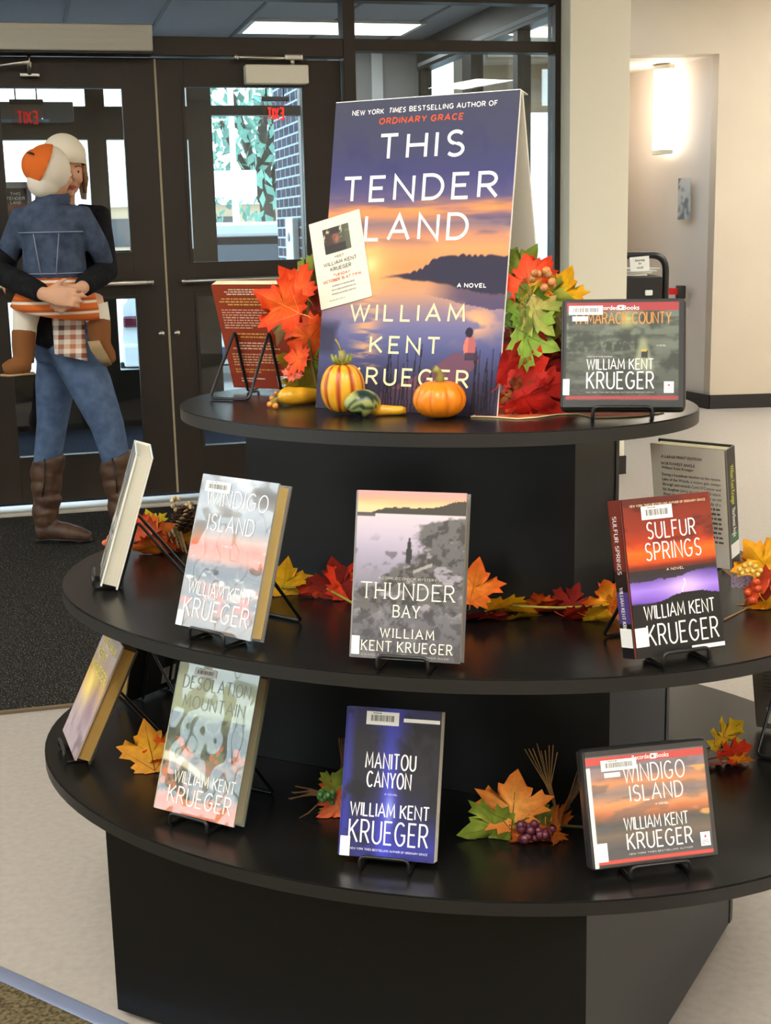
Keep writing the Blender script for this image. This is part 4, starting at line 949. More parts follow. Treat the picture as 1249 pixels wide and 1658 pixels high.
# yellow and lilac hardcover at the far left of the bottom shelf, turned to the left
ln = R(26.2); T = .029; ye = R(-69.6); YE = (-.5711, 2.2576); YL = hx('d9c766')
book('hardcover_book', 'yellow and lilac hardcover turned left at the left end of the bottom shelf', 'book', (*YE, zrest(Z3, T, ln)), ye, ln, .1547, .2135, T, a_yellow, M_jacket,
     texts=[('WILLIAM', .12, .88, .86, .95, .0042, YL, dict(gap=.2)), ('KENT', .12, .62, .745, .83, .0042, YL, dict(gap=.2)), ('KRUEGER', .12, .92, .63, .715, .0042, YL, dict(gap=.2))], board=hx('b9a9a4'), back=hx('33302c'), page=hx('b08c4e'), spine_col=hx('a89aa8'))
easel('black wire easel behind the yellow and lilac hardcover', *YE, Z3, ye, ln, T)
# cream book edge on at the left of the middle shelf
ln = R(18); T = .030; ye = R(-79)
u_ = Vector((math.cos(ye), math.sin(ye), 0)); n_ = Vector((-math.sin(ye), math.cos(ye), 0))
e = on(177, 950, Z2 + .014); WB = e - u_ * .078 - n_ * T / 2
book('hardcover_book', 'cream book seen edge on at the left end of the middle shelf', 'book', (WB.x, WB.y, zrest(Z2, T, ln)), ye, ln, .156, .235, T, plain((225, 222, 210)), M_jacket,
     board=hx('e9e7de'), back=hx('d8d5ca'), page=hx('cfcab6'), spine_col=hx('e0ddd2'))
easel('black wire easel behind the edge-on cream book', WB.x, WB.y, Z2, ye, ln, T)

# books that show their backs: placed by the face we see, leaning towards us onto easels on our side
def away(name, label, elabel, A, yaw, lean, w, h, T, zs, art, m, hw=.036, **k):
    n_ = Vector((-math.sin(yaw), math.cos(yaw), 0)); P = Vector((A[0], A[1], 0))
    zf = zrest(zs, T, lean)                                   # lower edge of the side turned from us
    zv = zf - T * math.sin(lean)
    book(name, label, k.pop('cat', 'book'), (P.x, P.y, zv), yaw, -lean, w, h, T, art, m, face='back_cover', far='front_cover', **k)
    Fp = P + n_ * (T * math.cos(lean))
    easel(elabel, Fp.x, Fp.y, zs, yaw + PI, lean, T, hw)
def ex_red(t, w, h, T): pass
ln = R(17.8)
GOLD = hx('c79a50')
away('paperback_book', 'rust red paperback showing its back cover at the left of the top shelf', 'black wire easel behind the rust red paperback', (-.2159, 2.4763), R(-26), ln, .1363, .2011, .022, Z1, plain((140, 52, 30)), M_gloss, spine='right', hard=False,
     texts=[('', .09, .86, .90, .965, 0, hx('e2c8a8'), dict(bars=3, seed=2, centre=True)), ('', .07, .92, .80, .88, 0, GOLD, dict(bars=3, seed=3, centre=True)), ('', .08, .93, .58, .775, 0, hx('c99a80'), dict(bars=8, seed=4)), ('', .14, .86, .49, .55, 0, GOLD, dict(bars=2, seed=5, centre=True)),
            ('', .1, .9, .38, .46, 0, hx('e0c09c'), dict(bars=3, seed=6, centre=True)), ('', .1, .9, .22, .35, 0, hx('d8a880'), dict(bars=5, seed=7)), ('', .1, .9, .15, .20, 0, GOLD, dict(bars=2, seed=8)), ('', .16, .55, .06, .11, 0, hx('e0c8b8'), dict(bars=2, seed=9))],
     labels=[('barcode_label', .72, .94, .02, .13, 1)], board=hx('8c3420'), back=hx('8c3420'), page=hx('e9dfb9'), spine_col=hx('7a2c1c'))
def sp_nw(b, x, T, h):
    for a, c_, col in ((0, .09, hx('10100f')), (.09, .21, hx('ecebe4')), (.21, .30, hx('1d5a38')), (.30, 1, hx('10130f'))):
        b.poly([(x, .001, a * h), (x, T - .001, a * h), (x, T - .001, c_ * h), (x, .001, c_ * h)], 0, col)
    pt = lambda q, z: (x + .0004, T * .32 + z, h * .86 - q)
    btext(b, 'William Kent Krueger', 0, h * .33, 0, T * .42, pt, hx('c9c83a')); btext(b, 'Northwest Angle', h * .36, h * .60, 0, T * .42, pt, hx('e8e8e0'))
K = hx('3c3833')
away('large_print_book', 'grey large print book showing its back cover, behind the red and purple paperback', 'black wire easel behind the grey large print book', (.5436, 2.3149), R(-40), R(10), .140, .218, .032, Z2, plain((240, 232, 216)), M_art, spine='right',
     texts=[('A LARGE PRINT EDITION', .14, .70, .895, .918, 0, K, dict(plain=True, shear=.3)), ('NORTHWEST ANGLE', .14, .60, .835, .858, 0, K, dict(plain=True)), ('William Kent Krueger', .14, .58, .80, .822, 0, K, dict(plain=True))] +
           [(s, .14, u1, .742 - i * .042, .766 - i * .042, 0, hx('57514a'), dict(plain=True)) for i, (s, u1) in enumerate((('During a houseboat vacation on the remote', .93), ('Lake of the Woods, a violent gale sweeps', .93), ("through and strands Cork O'Connor and", .93), ('his daughter Jenny on a devastated island.', .93), ('Amid the wreckage they discover an old', .93), ("trapper's cabin, and find the body of a", .92)))] +
           [('', .14, .93, .16, .52, 0, hx('6a645c'), dict(bars=9, seed=12))],
     board=hx('827a6e'), back=hx('14201a'), page=hx('eadfb8'), spine_fn=sp_nw, nu=20)
A0 = on(204, 1138, Z3 + .008); A1 = on(268, 1112, Z3 + .008); dv = (A1 - A0).normalized(); yb_ = math.atan2(dv.y, dv.x); AC = A0 + dv * .078
away('hardcover_book', 'black hardcover seen from behind, beyond the yellow and lilac one', 'black wire easel beside the black hardcover back', (AC.x, AC.y), yb_, R(14), .156, .22, .03, Z3, plain((24, 23, 23)), M_gloss, spine='right',
     labels=[('price_label', .60, .84, .06, .22, 0)], board=hx('1a1919'), back=hx('1a1919'), page=hx('b8934e'), nu=12)
A0 = on(1224, 1175, Z3 + .008); yc = R(-34); dv = Vector((math.cos(yc), math.sin(yc), 0)); AC = A0 + dv * .092
away('audiobook_case', 'grey audiobook case showing its back at the right edge of the bottom shelf', 'black wire easel behind the grey audiobook case at the right edge', (AC.x, AC.y), yc, R(17), .180, .160, .028, Z3, plain((112, 106, 96)), M_gloss, spine='right', hard=False, cat='audiobook', hw=.044,
     texts=[('', .1, .92, .5, .95, 0, hx('5a554c'), dict(bars=9, seed=22))], labels=[('barcode_label', .12, .40, .08, .3, 1)], extra=case_extra(0), board=hx('77726a'), back=hx('2b2b2a'), page=hx('2b2b2a'), nu=16)

# ------------------------------------------------------------------ poster standee and card
def a_poster(u, v):
    n = fbm(u * 3, v * 12, 3); n2 = fbm(u * 5, v * 7, 8); n3 = fbm(u * 22, v * 22, 5)
    c = ramp(v + .02 * (n - .5), [(0, (46, 41, 56)), (.1, (56, 54, 80)), (.2, (80, 85, 128)), (.27, (110, 108, 146)), (.33, (150, 124, 134)), (.38, (200, 146, 112)), (.42, (214, 146, 98)), (.46, (220, 140, 88)), (.52, (226, 152, 100)), (.56, (200, 134, 104)), (.60, (128, 106, 118)), (.645, (196, 130, 104)), (.68, (92, 84, 122)), (.76, (66, 66, 108)), (.85, (66, 67, 94)), (1, (68, 69, 86))])
    st = sst(.5, .66, fbm(u * 2.2, v * 20, 13)); c = mixc(c, (74, 72, 112), st * np.exp(-((v - .59) / .045) ** 2) * .8); c = mixc(c, (250, 200, 140), sst(.55, .75, n) * np.exp(-((v - .53) / .05) ** 2) * .6)
    c = mixc(c, (240, 150, 80), sst(.5, .7, fbm(u * 2, v * 26, 17)) * np.exp(-((v - .645) / .03) ** 2) * .9)
    c = mixc(c, (54, 52, 100), sst(.5, .7, n2) * np.exp(-((v - .78) / .1) ** 2) * .5)
    c = mixc(c, (255, 246, 214), np.exp(-((u - .262) ** 2 + ((v - .472) * 1.53) ** 2) / .0016)); c = mixc(c, (252, 190, 110), np.exp(-((u - .262) ** 2 + ((v - .472) * 1.53) ** 2) / .012) * .7)
    tree = .427 + .012 * sst(.25, .45, u) + .040 * sst(.46, .70, u) + .012 * sst(.55, .62, u) + .012 * (fbm(u * 15, u * 3, 2, 2) - .5) * sst(.42, .6, u) + .008 * np.abs(np.sin(u * 62 + 2 * np.sin(u * 23))) * sst(.40, .55, u); bot = .425 - .05 * sst(.45, 1.0, u) - .02 * (fbm(u * 9, v * 4, 4) - .5)
    c = mixc(c, (52, 49, 66), sst(-.003, .003, tree - v) * sst(-.004, .004, v - bot) * sst(.30, .46, u))
    c = mixc(c, (60, 56, 92), ((v <= bot) & (v > bot - .045)) * sst(.55, .8, u) * .75)
    c = mixc(c, (240, 170, 110), np.exp(-((u - .26) / .07) ** 2) * ((v < .42) & (v > .14)) * sst(.4, .6, fbm(u * 6, v * 60, 6)) * .75)
    c = mixc(c, (236, 170, 120), sst(.5, .65, fbm(u * 6, v * 16, 19)) * np.exp(-((u - .85) / .12) ** 2 - ((v - .29) / .05) ** 2))
    c = mixc(c, (54, 52, 72), (1 - sst(.10, .15, u + .05 * n3)) * sst(.16, .2, v) * (1 - sst(.27, .31, v + .02 * n3)) * .9)
    dock = [(.30, .0), (.62, .0), (.98, .17), (.97, .19), (.74, .195), (.36, .07)]
    c = mixc(c, (112, 70, 84), inpoly(u, v, [(.30, .0), (.66, .0), (.90, .175), (.76, .195), (.62, .135), (.32, .045)]) * (.85 + .3 * (n3 - .5)))
    c = mixc(c, (60, 52, 70), (v < .05 + .05 * n2) * .6)
    for k in range(26):
        x0 = (.36 + .018 * k) if k < 16 else (.86 + .013 * (k - 16)); hh = .10 + .12 * abs(math.sin(k * 2.7)); lean_ = .10 * math.sin(k * 1.3); x = x0 + lean_ * v * 1.2
        c = mixc(c, (34, 31, 42), (np.abs(u - x) < .0055 * (1 - v / max(hh, .01) * .6)) * (v < hh) * .85)
    body = ((u - .835) / .032) ** 2 + ((v - .212) / .036) ** 2 < 1; hd = ((u - .828) / .020) ** 2 + ((v - .258) / .016) ** 2 < 1
    c = mixc(c, (176, 96, 92), body * .95); c = mixc(c, (226, 120, 100), (body & (u < .825)) * .9); c = mixc(c, (44, 38, 52), hd * 1.0); c = mixc(c, (60, 50, 66), ((np.abs(u - .845) < .035) & (np.abs(v - .182) < .012)) * .9)
    return c
PO = Vector((.0313, 2.1472 + .011, Z1 + .0006)); py_, pl = R(-28.8), R(11)
po = thing('poster_standee', 'large folded foam board poster with a lake sunset on the top shelf', 'poster', PO, (0, 0, py_))
PM = Euler((-pl, 0, 0)).to_matrix()
PW, PH = .3295, .5037
def bput(off): return lambda x, z: tuple(PM @ Vector((x, -off, z)))
b = MB(); art_grid(b, a_poster, PW, PH, bput(.0003), 220, 336)
b.box(-PW / 2, PW / 2, 0, .005, 0, PH, 1, hx('efece2')); nb_ = 8; 
for i in range(len(b.v) - nb_, len(b.v)): b.v[i] = tuple(PM @ Vector(b.v[i]))
b.build('front_board', [M_poster, M_plain], po)
b = MB(); tp = bput(.0009); X = lambda u: (u - .5) * PW; WW = hx('f4f1ea'); YY = hx('efe2ae')
for s, u0, u1, v0, v1, wt, col, kw in (('THIS', .265, .735, .805, .89, .0055, WW, dict(gap=.36)), ('TENDER', .075, .925, .672, .757, .0055, WW, dict(gap=.36)), ('LAND', .215, .785, .545, .632, .0055, WW, dict(gap=.36)),
        ('WILLIAM', .165, .80, .288, .345, .0038, YY, dict(gap=.42)), ('KENT', .29, .68, .185, .242, .0038, YY, dict(gap=.42)), ('KRUEGER', .18, .845, .082, .140, .0038, YY, dict(gap=.4)), ('A NOVEL', .745, .90, .397, .411, .0014, WW, dict(gap=.3)),
        ('NEW YORK', .10, .28, .954, .971, .0014, WW, dict(gap=.3)), ('TIMES', .305, .40, .955, .972, .0014, WW, dict(gap=.3, slant=.2)), ('BESTSELLING AUTHOR OF', .42, .89, .956, .973, .0014, WW, dict(gap=.3)), ('ORDINARY GRACE', .255, .715, .920, .941, .0020, hx('e0592e'), dict(gap=.34, slant=.12))):
    b = MB(); text(b, s, X(u0), X(u1), v0 * PH, v1 * PH, wt, tp, col, **kw); b.build('lettering', M_poster, po)
tl = Vector(PM @ Vector((0, .005, PH)));
b = MB(); bl_ = R(13); bo = tl + Vector((0, .001, -.002)); vs = []
for x in (-PW / 2, PW / 2):
    for dy in (0, .005): vs += [(x, bo.y + dy, bo.z), (x, bo.y + dy + math.tan(bl_) * bo.z, .0004)]
b.add(vs, [(0, 1, 5, 4), (2, 6, 7, 3), (0, 4, 6, 2), (1, 3, 7, 5), (0, 2, 3, 1), (4, 5, 7, 6)], 0, hx('d6d2c4')); lab(b.build('back_board', M_plain, po), 'plain off white rear board')
b = MB(); b.add([tuple(PM @ Vector((x, y, PH + zz))) for x in (-PW / 2, PW / 2) for y, zz in ((-.0002, .0), (-.0002, .0012), (.030, .0012), (.030, 0))], [(0, 1, 5, 4), (1, 2, 6, 5), (0, 3, 2, 1), (4, 5, 6, 7), (2, 3, 7, 6)], 0, hx('f2f0e8')); lab(b.build('folded_top', M_plain, po), 'white folded top edge')
# invitation card taped to the left edge
Mp = Euler((0, 0, py_)).to_matrix() @ PM; nrm = Mp @ Vector((0, -1, 0)); pc = PO + nrm * .0022
d = ray(561, 491); o_ = Vector((0, 0, CAMH)); cc = o_ + d * ((pc - o_).dot(nrm) / d.dot(nrm))
ct = thing('invitation_card', 'white invitation card with a photo, taped at a tilt to the poster', 'card', cc, (Mp @ Euler((0, R(-14), 0)).to_matrix()).to_euler())
CW, CH = .098, .1465
def a_card(u, v):
    c = np.ones(u.shape + (3,)) * np.array((224, 219, 198)) / 255; return c
b = MB(); art_grid(b, a_card, CW, CH, lambda x, z: (x, 0, z), 6, 8); b.box(-CW / 2, CW / 2, .0003, .0012, 0, CH, 0, hx('d9d2be')); b.build('sheet', M_art, ct)
def a_photo(u, v):
    n = fbm(u * 9, v * 9, 3); c = mixc(ramp(u, [(0, (60, 44, 32)), (.4, (66, 52, 40)), (.6, (72, 70, 56)), (1, (92, 92, 72))]), (206, 200, 160), sst(.58, .72, n) * ((u > .6) & (v > .45) | (u < .3) & (v > .4)))
    f = np.exp(-(((u - .47 - .1 * (.6 - v)) / .13) ** 2 + ((v - .56) / .22) ** 2) ** 2); c = mixc(c, (168, 98, 74), f * .95); c = mixc(c, (96, 52, 40), sst(.5, .65, fbm(u * 12, v * 12, 7)) * f * .6); c = mixc(c, (48, 40, 38), (((u - .46) / .2) ** 2 + ((v - .84) / .14) ** 2 < 1) * .95)
    c = mixc(c, (40, 34, 34), (v < .32) * (np.abs(u - .42) < .4) * .8); return c
b = MB(); pw, ph = .050, .042
art_grid(b, a_photo, pw, ph, lambda x, z: (x, -.0006, z + .088), 24, 20); b.build('photo', M_art, ct)
b = MB(); q_ = lambda x, z: (x, -.0006, z)
for s, x0, x1, z0, z1, wt, col in (('MEET', -.009, .009, .0785, .0825, .0006, hx('5a5650')), ('WILLIAM KENT', -.032, .032, .068, .0745, .0009, hx('3e3a36')), ('KRUEGER', -.020, .020, .058, .0645, .0009, hx('3e3a36')), ('TUESDAY', -.016, .016, .0485, .053, .0008, hx('d8603a')), ('OCTOBER 15 AT 7 P.M.', -.037, .037, .0405, .0455, .0009, hx('d8603a'))):
    b = MB(); text(b, s, x0, x1, z0, z1, wt, q_, col); b.build('lettering', M_art, ct)
b = MB(); words(b, -.024, .024, .017, .037, 3, q_, hx('a39e92'), 4, .4, True); words(b, -.03, .03, .008, .013, 1, q_, hx('b5b0a4'), 5, .4); b.build('small_print', M_art, ct)
# ------------------------------------------------------------------ leaves
PLM = Matrix.Translation(PO) @ Euler((0, 0, py_)).to_matrix().to_4x4() @ PM.to_4x4(); PLI = PLM.inverted()
HALF = [(0, 0), (.07, .0), (.20, -.06), (.22, .03), (.43, .0), (.36, .13), (.47, .20), (.33, .27), (.45, .36), (.63, .43), (.52, .50), (.66, .66), (.49, .66), (.43, .76), (.27, .60), (.29, .79), (.18, .77), (.11, .93), (0, 1.08)]
OAK = [(0, 0), (.05, .05), (.22, .08), (.14, .18), (.10, .25), (.30, .30), (.36, .42), (.26, .40), (.12, .45), (.13, .52), (.34, .60), (.40, .74), (.28, .68), (.13, .68), (.12, .76), (.26, .88), (.14, .88), (.0, 1.08)]
def leaf(root, pos, size, roll=0, tilt=0, turn=0, c0=(1, .5, .1), c1=(.8, .2, .05), curl=.12, fold=.15, kind='maple', vein=None, name='leaf', stem=.25, c2=None, seed=None, side=0, plane=None):
    rn = random.Random(seed if seed is not None else int(abs(pos[0] * 9999) + abs(pos[2] * 777)))
    H = HALF if kind == 'maple' else OAK
    out = [(x * rn.uniform(.94, 1.06), z * rn.uniform(.97, 1.03)) for x, z in H] + [(-x * rn.uniform(.94, 1.06), z * rn.uniform(.97, 1.03)) for x, z in reversed(H[1:-1])]
    n = len(out); cx, cz = 0, .38
    M = Matrix.Translation(Vector(pos) - Vector(root.location)) @ Euler((R(tilt), 0, R(turn)), 'XYZ').to_matrix().to_4x4() @ Euler((0, R(roll), 0)).to_matrix().to_4x4() @ Matrix.Scale(size, 4) @ Matrix.Translation((0, 0, -.45))
    ph = rn.uniform(0, 6)
    def yy(x, z): return -curl * (x * x + (z - cz) ** 2) * 1.6 + fold * abs(x) * .7 + .035 * math.sin(9 * x + 7 * z + ph)
    vs = [(cx, yy(cx, cz), cz)]; col = [c0]
    for f in (.35, .7, 1.0):
        for x, z in out:
            px, pz = cx + (x - cx) * f, cz + (z - cz) * f; vs.append((px, yy(px, pz), pz))
            w = f ** 1.5; k = rn.uniform(.88, 1.1); e = c1 if (c2 is None or z > .45) else c2
            col.append(tuple((a * (1 - w) + b_ * w) * k for a, b_ in zip(c0, e)))
    fs = [(0, 1 + (i + 1) % n, 1 + i) for i in range(n)]
    for q in range(2): fs += [(1 + q * n + i, 1 + q * n + (i + 1) % n, 1 + (q + 1) * n + (i + 1) % n, 1 + (q + 1) * n + i) for i in range(n)]
    b = MB(); b.add(vs, fs, 0, col, True)
    vc = vein or tuple(x * .55 for x in c0)
    for tx, tz in ((0, 1.0), (.50, .52), (-.50, .52), (.34, .06), (-.34, .06)) if kind == 'maple' else ((0, 1.0), (.28, .38), (-.28, .38), (.3, .68), (-.3, .68)):
        st_ = (0, .04) if kind == 'maple' else (0, max(.1, tz - .25))
        L = [(st_[0] + (tx - st_[0]) * k / 6, st_[1] + (tz - st_[1]) * k / 6) for k in range(7)]
        for s_ in (-1, 1):
            vv = []
            for k, (x, z) in enumerate(L):
                w = .010 * (1 - k / 7); vv += [(x - w, yy(x, z) + s_ * .006, z), (x + w, yy(x, z) + s_ * .006, z)]
            b.add(vv, [(2 * k, 2 * k + 1, 2 * k + 3, 2 * k + 2) for k in range(6)], 0, vc)
    if stem: b.sweep([(0, yy(0, 0), .02), (.02, .03, -stem * .5), (.0, .10, -stem)], .012, 6, col=vc)
    b.xform(M)
    vv = []
    for p in b.v:
        p = Vector((p[0], p[1], max(p[2], .0012)))
        if side:                       # keep clear of the poster's front board
            q = PLI @ (p + root.location)
            if (-PW / 2 - .12 if side > 0 else -PW / 2 - .006) < q.x < PW / 2 + (.07 if side > 0 else .006) and side * q.y < .009: q.y = side * .009 if side > 0 else -.004; p = PLM @ q - root.location; p.z = max(p.z, .0012)
        vv.append(tuple(p))
    if plane:
        for i, p in enumerate(vv):
            p = Vector(p) + root.location; dd = (p - plane[0]).dot(plane[1])
            if dd < .003: vv[i] = tuple(p + plane[1] * (.003 - dd) - root.location)
    b.v = vv; return b.build(name, M_leaf, root)
ORA = hx('f0561a'); RED = hx('c81e14'); DRED = hx('7c1512'); YEL = hx('f2b416'); GRN = hx('7f9a28'); DGRN = hx('4c6b1c'); GOLDL = hx('d99a1c'); TAN = hx('b59a5c'); BRN = hx('7d5a22'); PEACH = hx('f2944e')
def berries(root, centre, k, r, spread, col, seed, name='berry'):
    rn = random.Random(seed); c = Vector(centre) - Vector(root.location)
    for i in range(k):
        b = MB(); p = c + Vector((rn.uniform(-1, 1) * spread[0], rn.uniform(-1, 1) * spread[1], rn.uniform(-1, 1) * spread[2])); g = rn.uniform(.75, 1.15)
        b.ball(p, r * rn.uniform(.85, 1.1), 10, col=tuple(x * g for x in col)); b.build(name, M_gourd, root)
def stemline(root, pts, r, col=hx('6b5a24'), name='stem'):
    b = MB(); b.sweep([Vector(p) - Vector(root.location) for p in pts], r, 7, col=col); return b.build(name, M_leaf, root)

# cluster left of the poster
yl = 2.285
t = thing('autumn_leaf_spray', 'spray of orange and green silk leaves at the left of the poster', 'leaf spray', on(495, 642, Z1))
A = lambda px, py, y=yl: aty(px, py, y)
stemline(t, [A(520, 650, 2.27), A(505, 590, 2.29), A(497, 520, 2.29), A(505, 450, 2.30), A(512, 415, 2.3)], .003)
leaf(t, A(455, 492, 2.235), .082, -62, 5, -6, hx('f4661e'), hx('e8380e'), .1, .12, vein=hx('f0904a'), seed=1)
leaf(t, A(478, 462, 2.28), .066, -40, -12, 10, hx('f25a18'), hx('e03a0e'), seed=2, vein=hx('a8702c'))
leaf(t, A(507, 508, 2.325), .098, -75, 4, -4, hx('f06420'), hx('dd3c10'), seed=3, vein=hx('c77a30'))
leaf(t, A(500, 550, 2.29), .092, -140, 18, -5, hx('f0681e'), hx('e4420f'), seed=4, side=1)
leaf(t, A(505, 440, 2.30), .086, 10, 8, 18, hx('86902a'), hx('6f7d20'), c2=hx('9c2a1c'), seed=5, side=1)
leaf(t, A(512, 470, 2.31), .07, 30, -10, 0, hx('a03222'), hx('8a2418'), seed=55, side=1)
leaf(t, A(473, 579, 2.27), .052, -80, 10, 0, hx('f4641c'), hx('e23c10'), seed=6, side=1)
leaf(t, A(498, 578, 2.30), .044, 60, 0, 0, hx('8a9a30'), hx('6a7c20'), seed=7, side=1)
leaf(t, A(474, 600, 2.285), .034, -20, 0, 0, hx('f08a6a'), hx('e8604a'), seed=8, side=1)
leaf(t, A(494, 596, 2.34), .090, -62, 8, -8, hx('8f7a1e'), hx('a88a20'), .2, .3, c2=hx('6f8a24'), vein=hx('3c2a10'), seed=9, side=1)
leaf(t, A(518, 608, 2.34), .08, 20, 6, 12, hx('94801e'), hx('7f7a20'), vein=hx('3c2a10'), seed=10, side=1)
leaf(t, A(455, 525, 2.30), .06, 200, 10, 12, hx('8a6a30'), hx('6a4a20'), seed=11, side=1)
# small gourds
def gourd_bulb(name, label, P, R_, hgt, ribs, colf, stemc, ribd=.12, squash=1):
    t = thing(name, label, 'gourd' if 'gourd' in name else 'pumpkin', P, (0, 0, R(20))); b = MB(); pr = []
    for i in range(19):
        a = PI * i / 18; r = math.sin(a); z = -math.cos(a)
        zz = hgt / 2 + z * hgt / 2 * (1 - .10 * math.exp(-(r / .35) ** 2)); pr.append((max(r ** .85 * R_, .0004), zz))
    b.lathe(pr, 72, ribs=ribs, ribd=ribd, colf=colf); b.build('flesh', M_gourd, t)
    b = MB(); b.sweep(stemc, [.009, .0065, .0055, .0065][:len(stemc)], 8, col=hx('8d8444')); lab(b.build('stem', M_gourd, t), 'dry green brown stem'); return t
P = on(713, 679, Z1); orf = lambda th, z, r: hx('ee8512') if abs(math.sin(8 * th / 2)) > .25 else hx('e67a0e')
gourd_bulb('pumpkin', 'small plain orange pumpkin in front of the poster', P + Vector((0, .012, 0)), .0415, .060, 8, orf, [(0, 0, .053), (.001, -.002, .066), (-.004, -.004, .074), (-.010, -.004, .078)])
P = on(556, 671, Z1); stf = lambda th, z, r: hx('e8a824') if abs(math.sin(9 * th / 2)) > .42 else (hx('c8601c') if abs(math.sin(9 * th / 2)) > .12 else hx('9c3c14'))
t = gourd_bulb('gourd', 'striped yellow and orange gourd standing at the left foot of the poster', P + Vector((0, .007, 0)), .0360, .083, 9, stf, [(0, 0, .076), (.001, -.001, .092), (0, 0, .102)], .10)
b = MB(); b.sweep([(-.002, 0, .10), (-.005, 0, .112), (-.010, 0, .120)], .0016, 6, col=hx('a08a3c'))
for k in range(5): a = k * 1.256; b.sweep([(.004 * math.cos(a), .004 * math.sin(a), .080), (.014 * math.cos(a), .014 * math.sin(a), .086), (.017 * math.cos(a), .017 * math.sin(a), .096)], [.004, .0035, .002], 6, col=hx('7f8438'))
b.build('calyx', M_gourd, t)
def spoon(name, label, A_, B_, rb, rn_, c_b, c_n, bend=0, stripes=False):
    t = thing(name, label, 'gourd', (A_.x, A_.y, Z1 + .0003)); d = Vector((B_.x - A_.x, B_.y - A_.y, 0)); L = d.length; d.normalize(); s_ = Vector((-d.y, d.x, 0)); b = MB(); path = []; rad = []; cols = []
    N = 22
    for i in range(N + 1):
        q = i / N; x = -rb + q * (L + rb + rn_)
        if x < rb * 1.15: r = max(.0006, rb * math.sqrt(max(0, 1 - (x / (rb * 1.18)) ** 2)))
        else: r = 0
        neck = rn_ * (1 + .15 * math.sin(q * 5)) * (1 if x < L else math.sqrt(max(.02, 1 - ((x - L) / rn_) ** 2)))
        r = max(r, neck if x > 0 else 0, .0006); off = bend * math.sin(PI * max(0, x) / max(L, .001))
        path.append(d * x + s_ * off + Vector((0, 0, max(r, .001) * 1.0))); rad.append(r)
    n = 24; m0_ = MB(); m0_.sweep(path, rad, n, ref=(0, 0, 1))
    rn = random.Random(3)
    cc = []
    for i in range(N + 1):
        q = i / N; x = -rb + q * (L + rb + rn_)
        for j in range(n):
            if x < rb * .85:
                k = (vn(j * .9 + .3 * math.sin(i * .7), i * .35, 4) if stripes else .5); cc.append(tuple(c_b[0][z] * (1 - k) + c_b[1][z] * k for z in range(3)) if not stripes else (c_b[0] if k < .48 else c_b[1]))
            else: cc.append(tuple(v * (.92 + .16 * float(vn(j * .7, i * .8, 2))) for v in c_n))
    m0_.c = cc; m0_.build('flesh', M_gourd, t); return t
spoon('gourd', 'small gourd with dark green mottled bulb and yellow neck', on(588, 676, Z1) + Vector((0, .004, 0)), on(650, 672, Z1) + Vector((0, -.002, 0)), .022, .0085, (hx('1d3328'), hx('9aa05c')), hx('dfa428'), .004, True)
spoon('gourd', 'long curved yellow gourd lying at the left of the poster under leaves', on(468, 658, Z1) + Vector((0, .010, 0)), on(516, 652, Z1) + Vector((0, .012, 0)), .016, .013, (hx('c98c14'), hx('e8b22a')), hx('d89c1c'), -.006)
t = thing('berry_pick', 'twig of small orange berries lying before the red paperback', 'berries', on(440, 656, Z1)); 
for px, py in ((437, 655), (446, 657), (441, 645), (448, 637)):
    p = on(px, py, Z1 + .006); b = MB(); b.ball(p - t.location, .0052, 10, col=hx('d98a34')); b.build('berry', M_gourd, t)
stemline(t, [on(441, 652, Z1 + .005), on(462, 640, Z1 + .012), on(468, 636, Z1 + .014)], .005, hx('a08a3c'))

# flat red mat under the right cluster
t = thing('red_table_leaf', 'flat red and orange fabric leaf with cream edge lying on the top shelf', 'fabric leaf', on(900, 665, Z1 + .0006))
o = [on(px, py, Z1 + .0006) for px, py in ((763, 675.5), (800, 676), (838, 679), (870, 676.5), (905, 671.5), (935, 671), (965, 677), (1000, 676), (1040, 674), (1075, 668), (1060, 656), (1000, 648), (930, 645), (850, 648), (800, 664))]
b = MB(); b.prism([(p.x - t.location.x, p.y - t.location.y) for p in reversed(o)], 0, .0012); b.build('fabric', mat('red_fabric', hx('b4380f'), rough=.7, noise=(22, hx('a02808'), hx('d8703a'))), t)
b = MB(); b.sweep([p - t.location + Vector((0, 0, .0008)) for p in o], .0011, 6, closed=True); lab(b.build('stitched_edge', mat('cream_cord', hx('e3cf9c'), rough=.7), t), 'cream stitched edge')

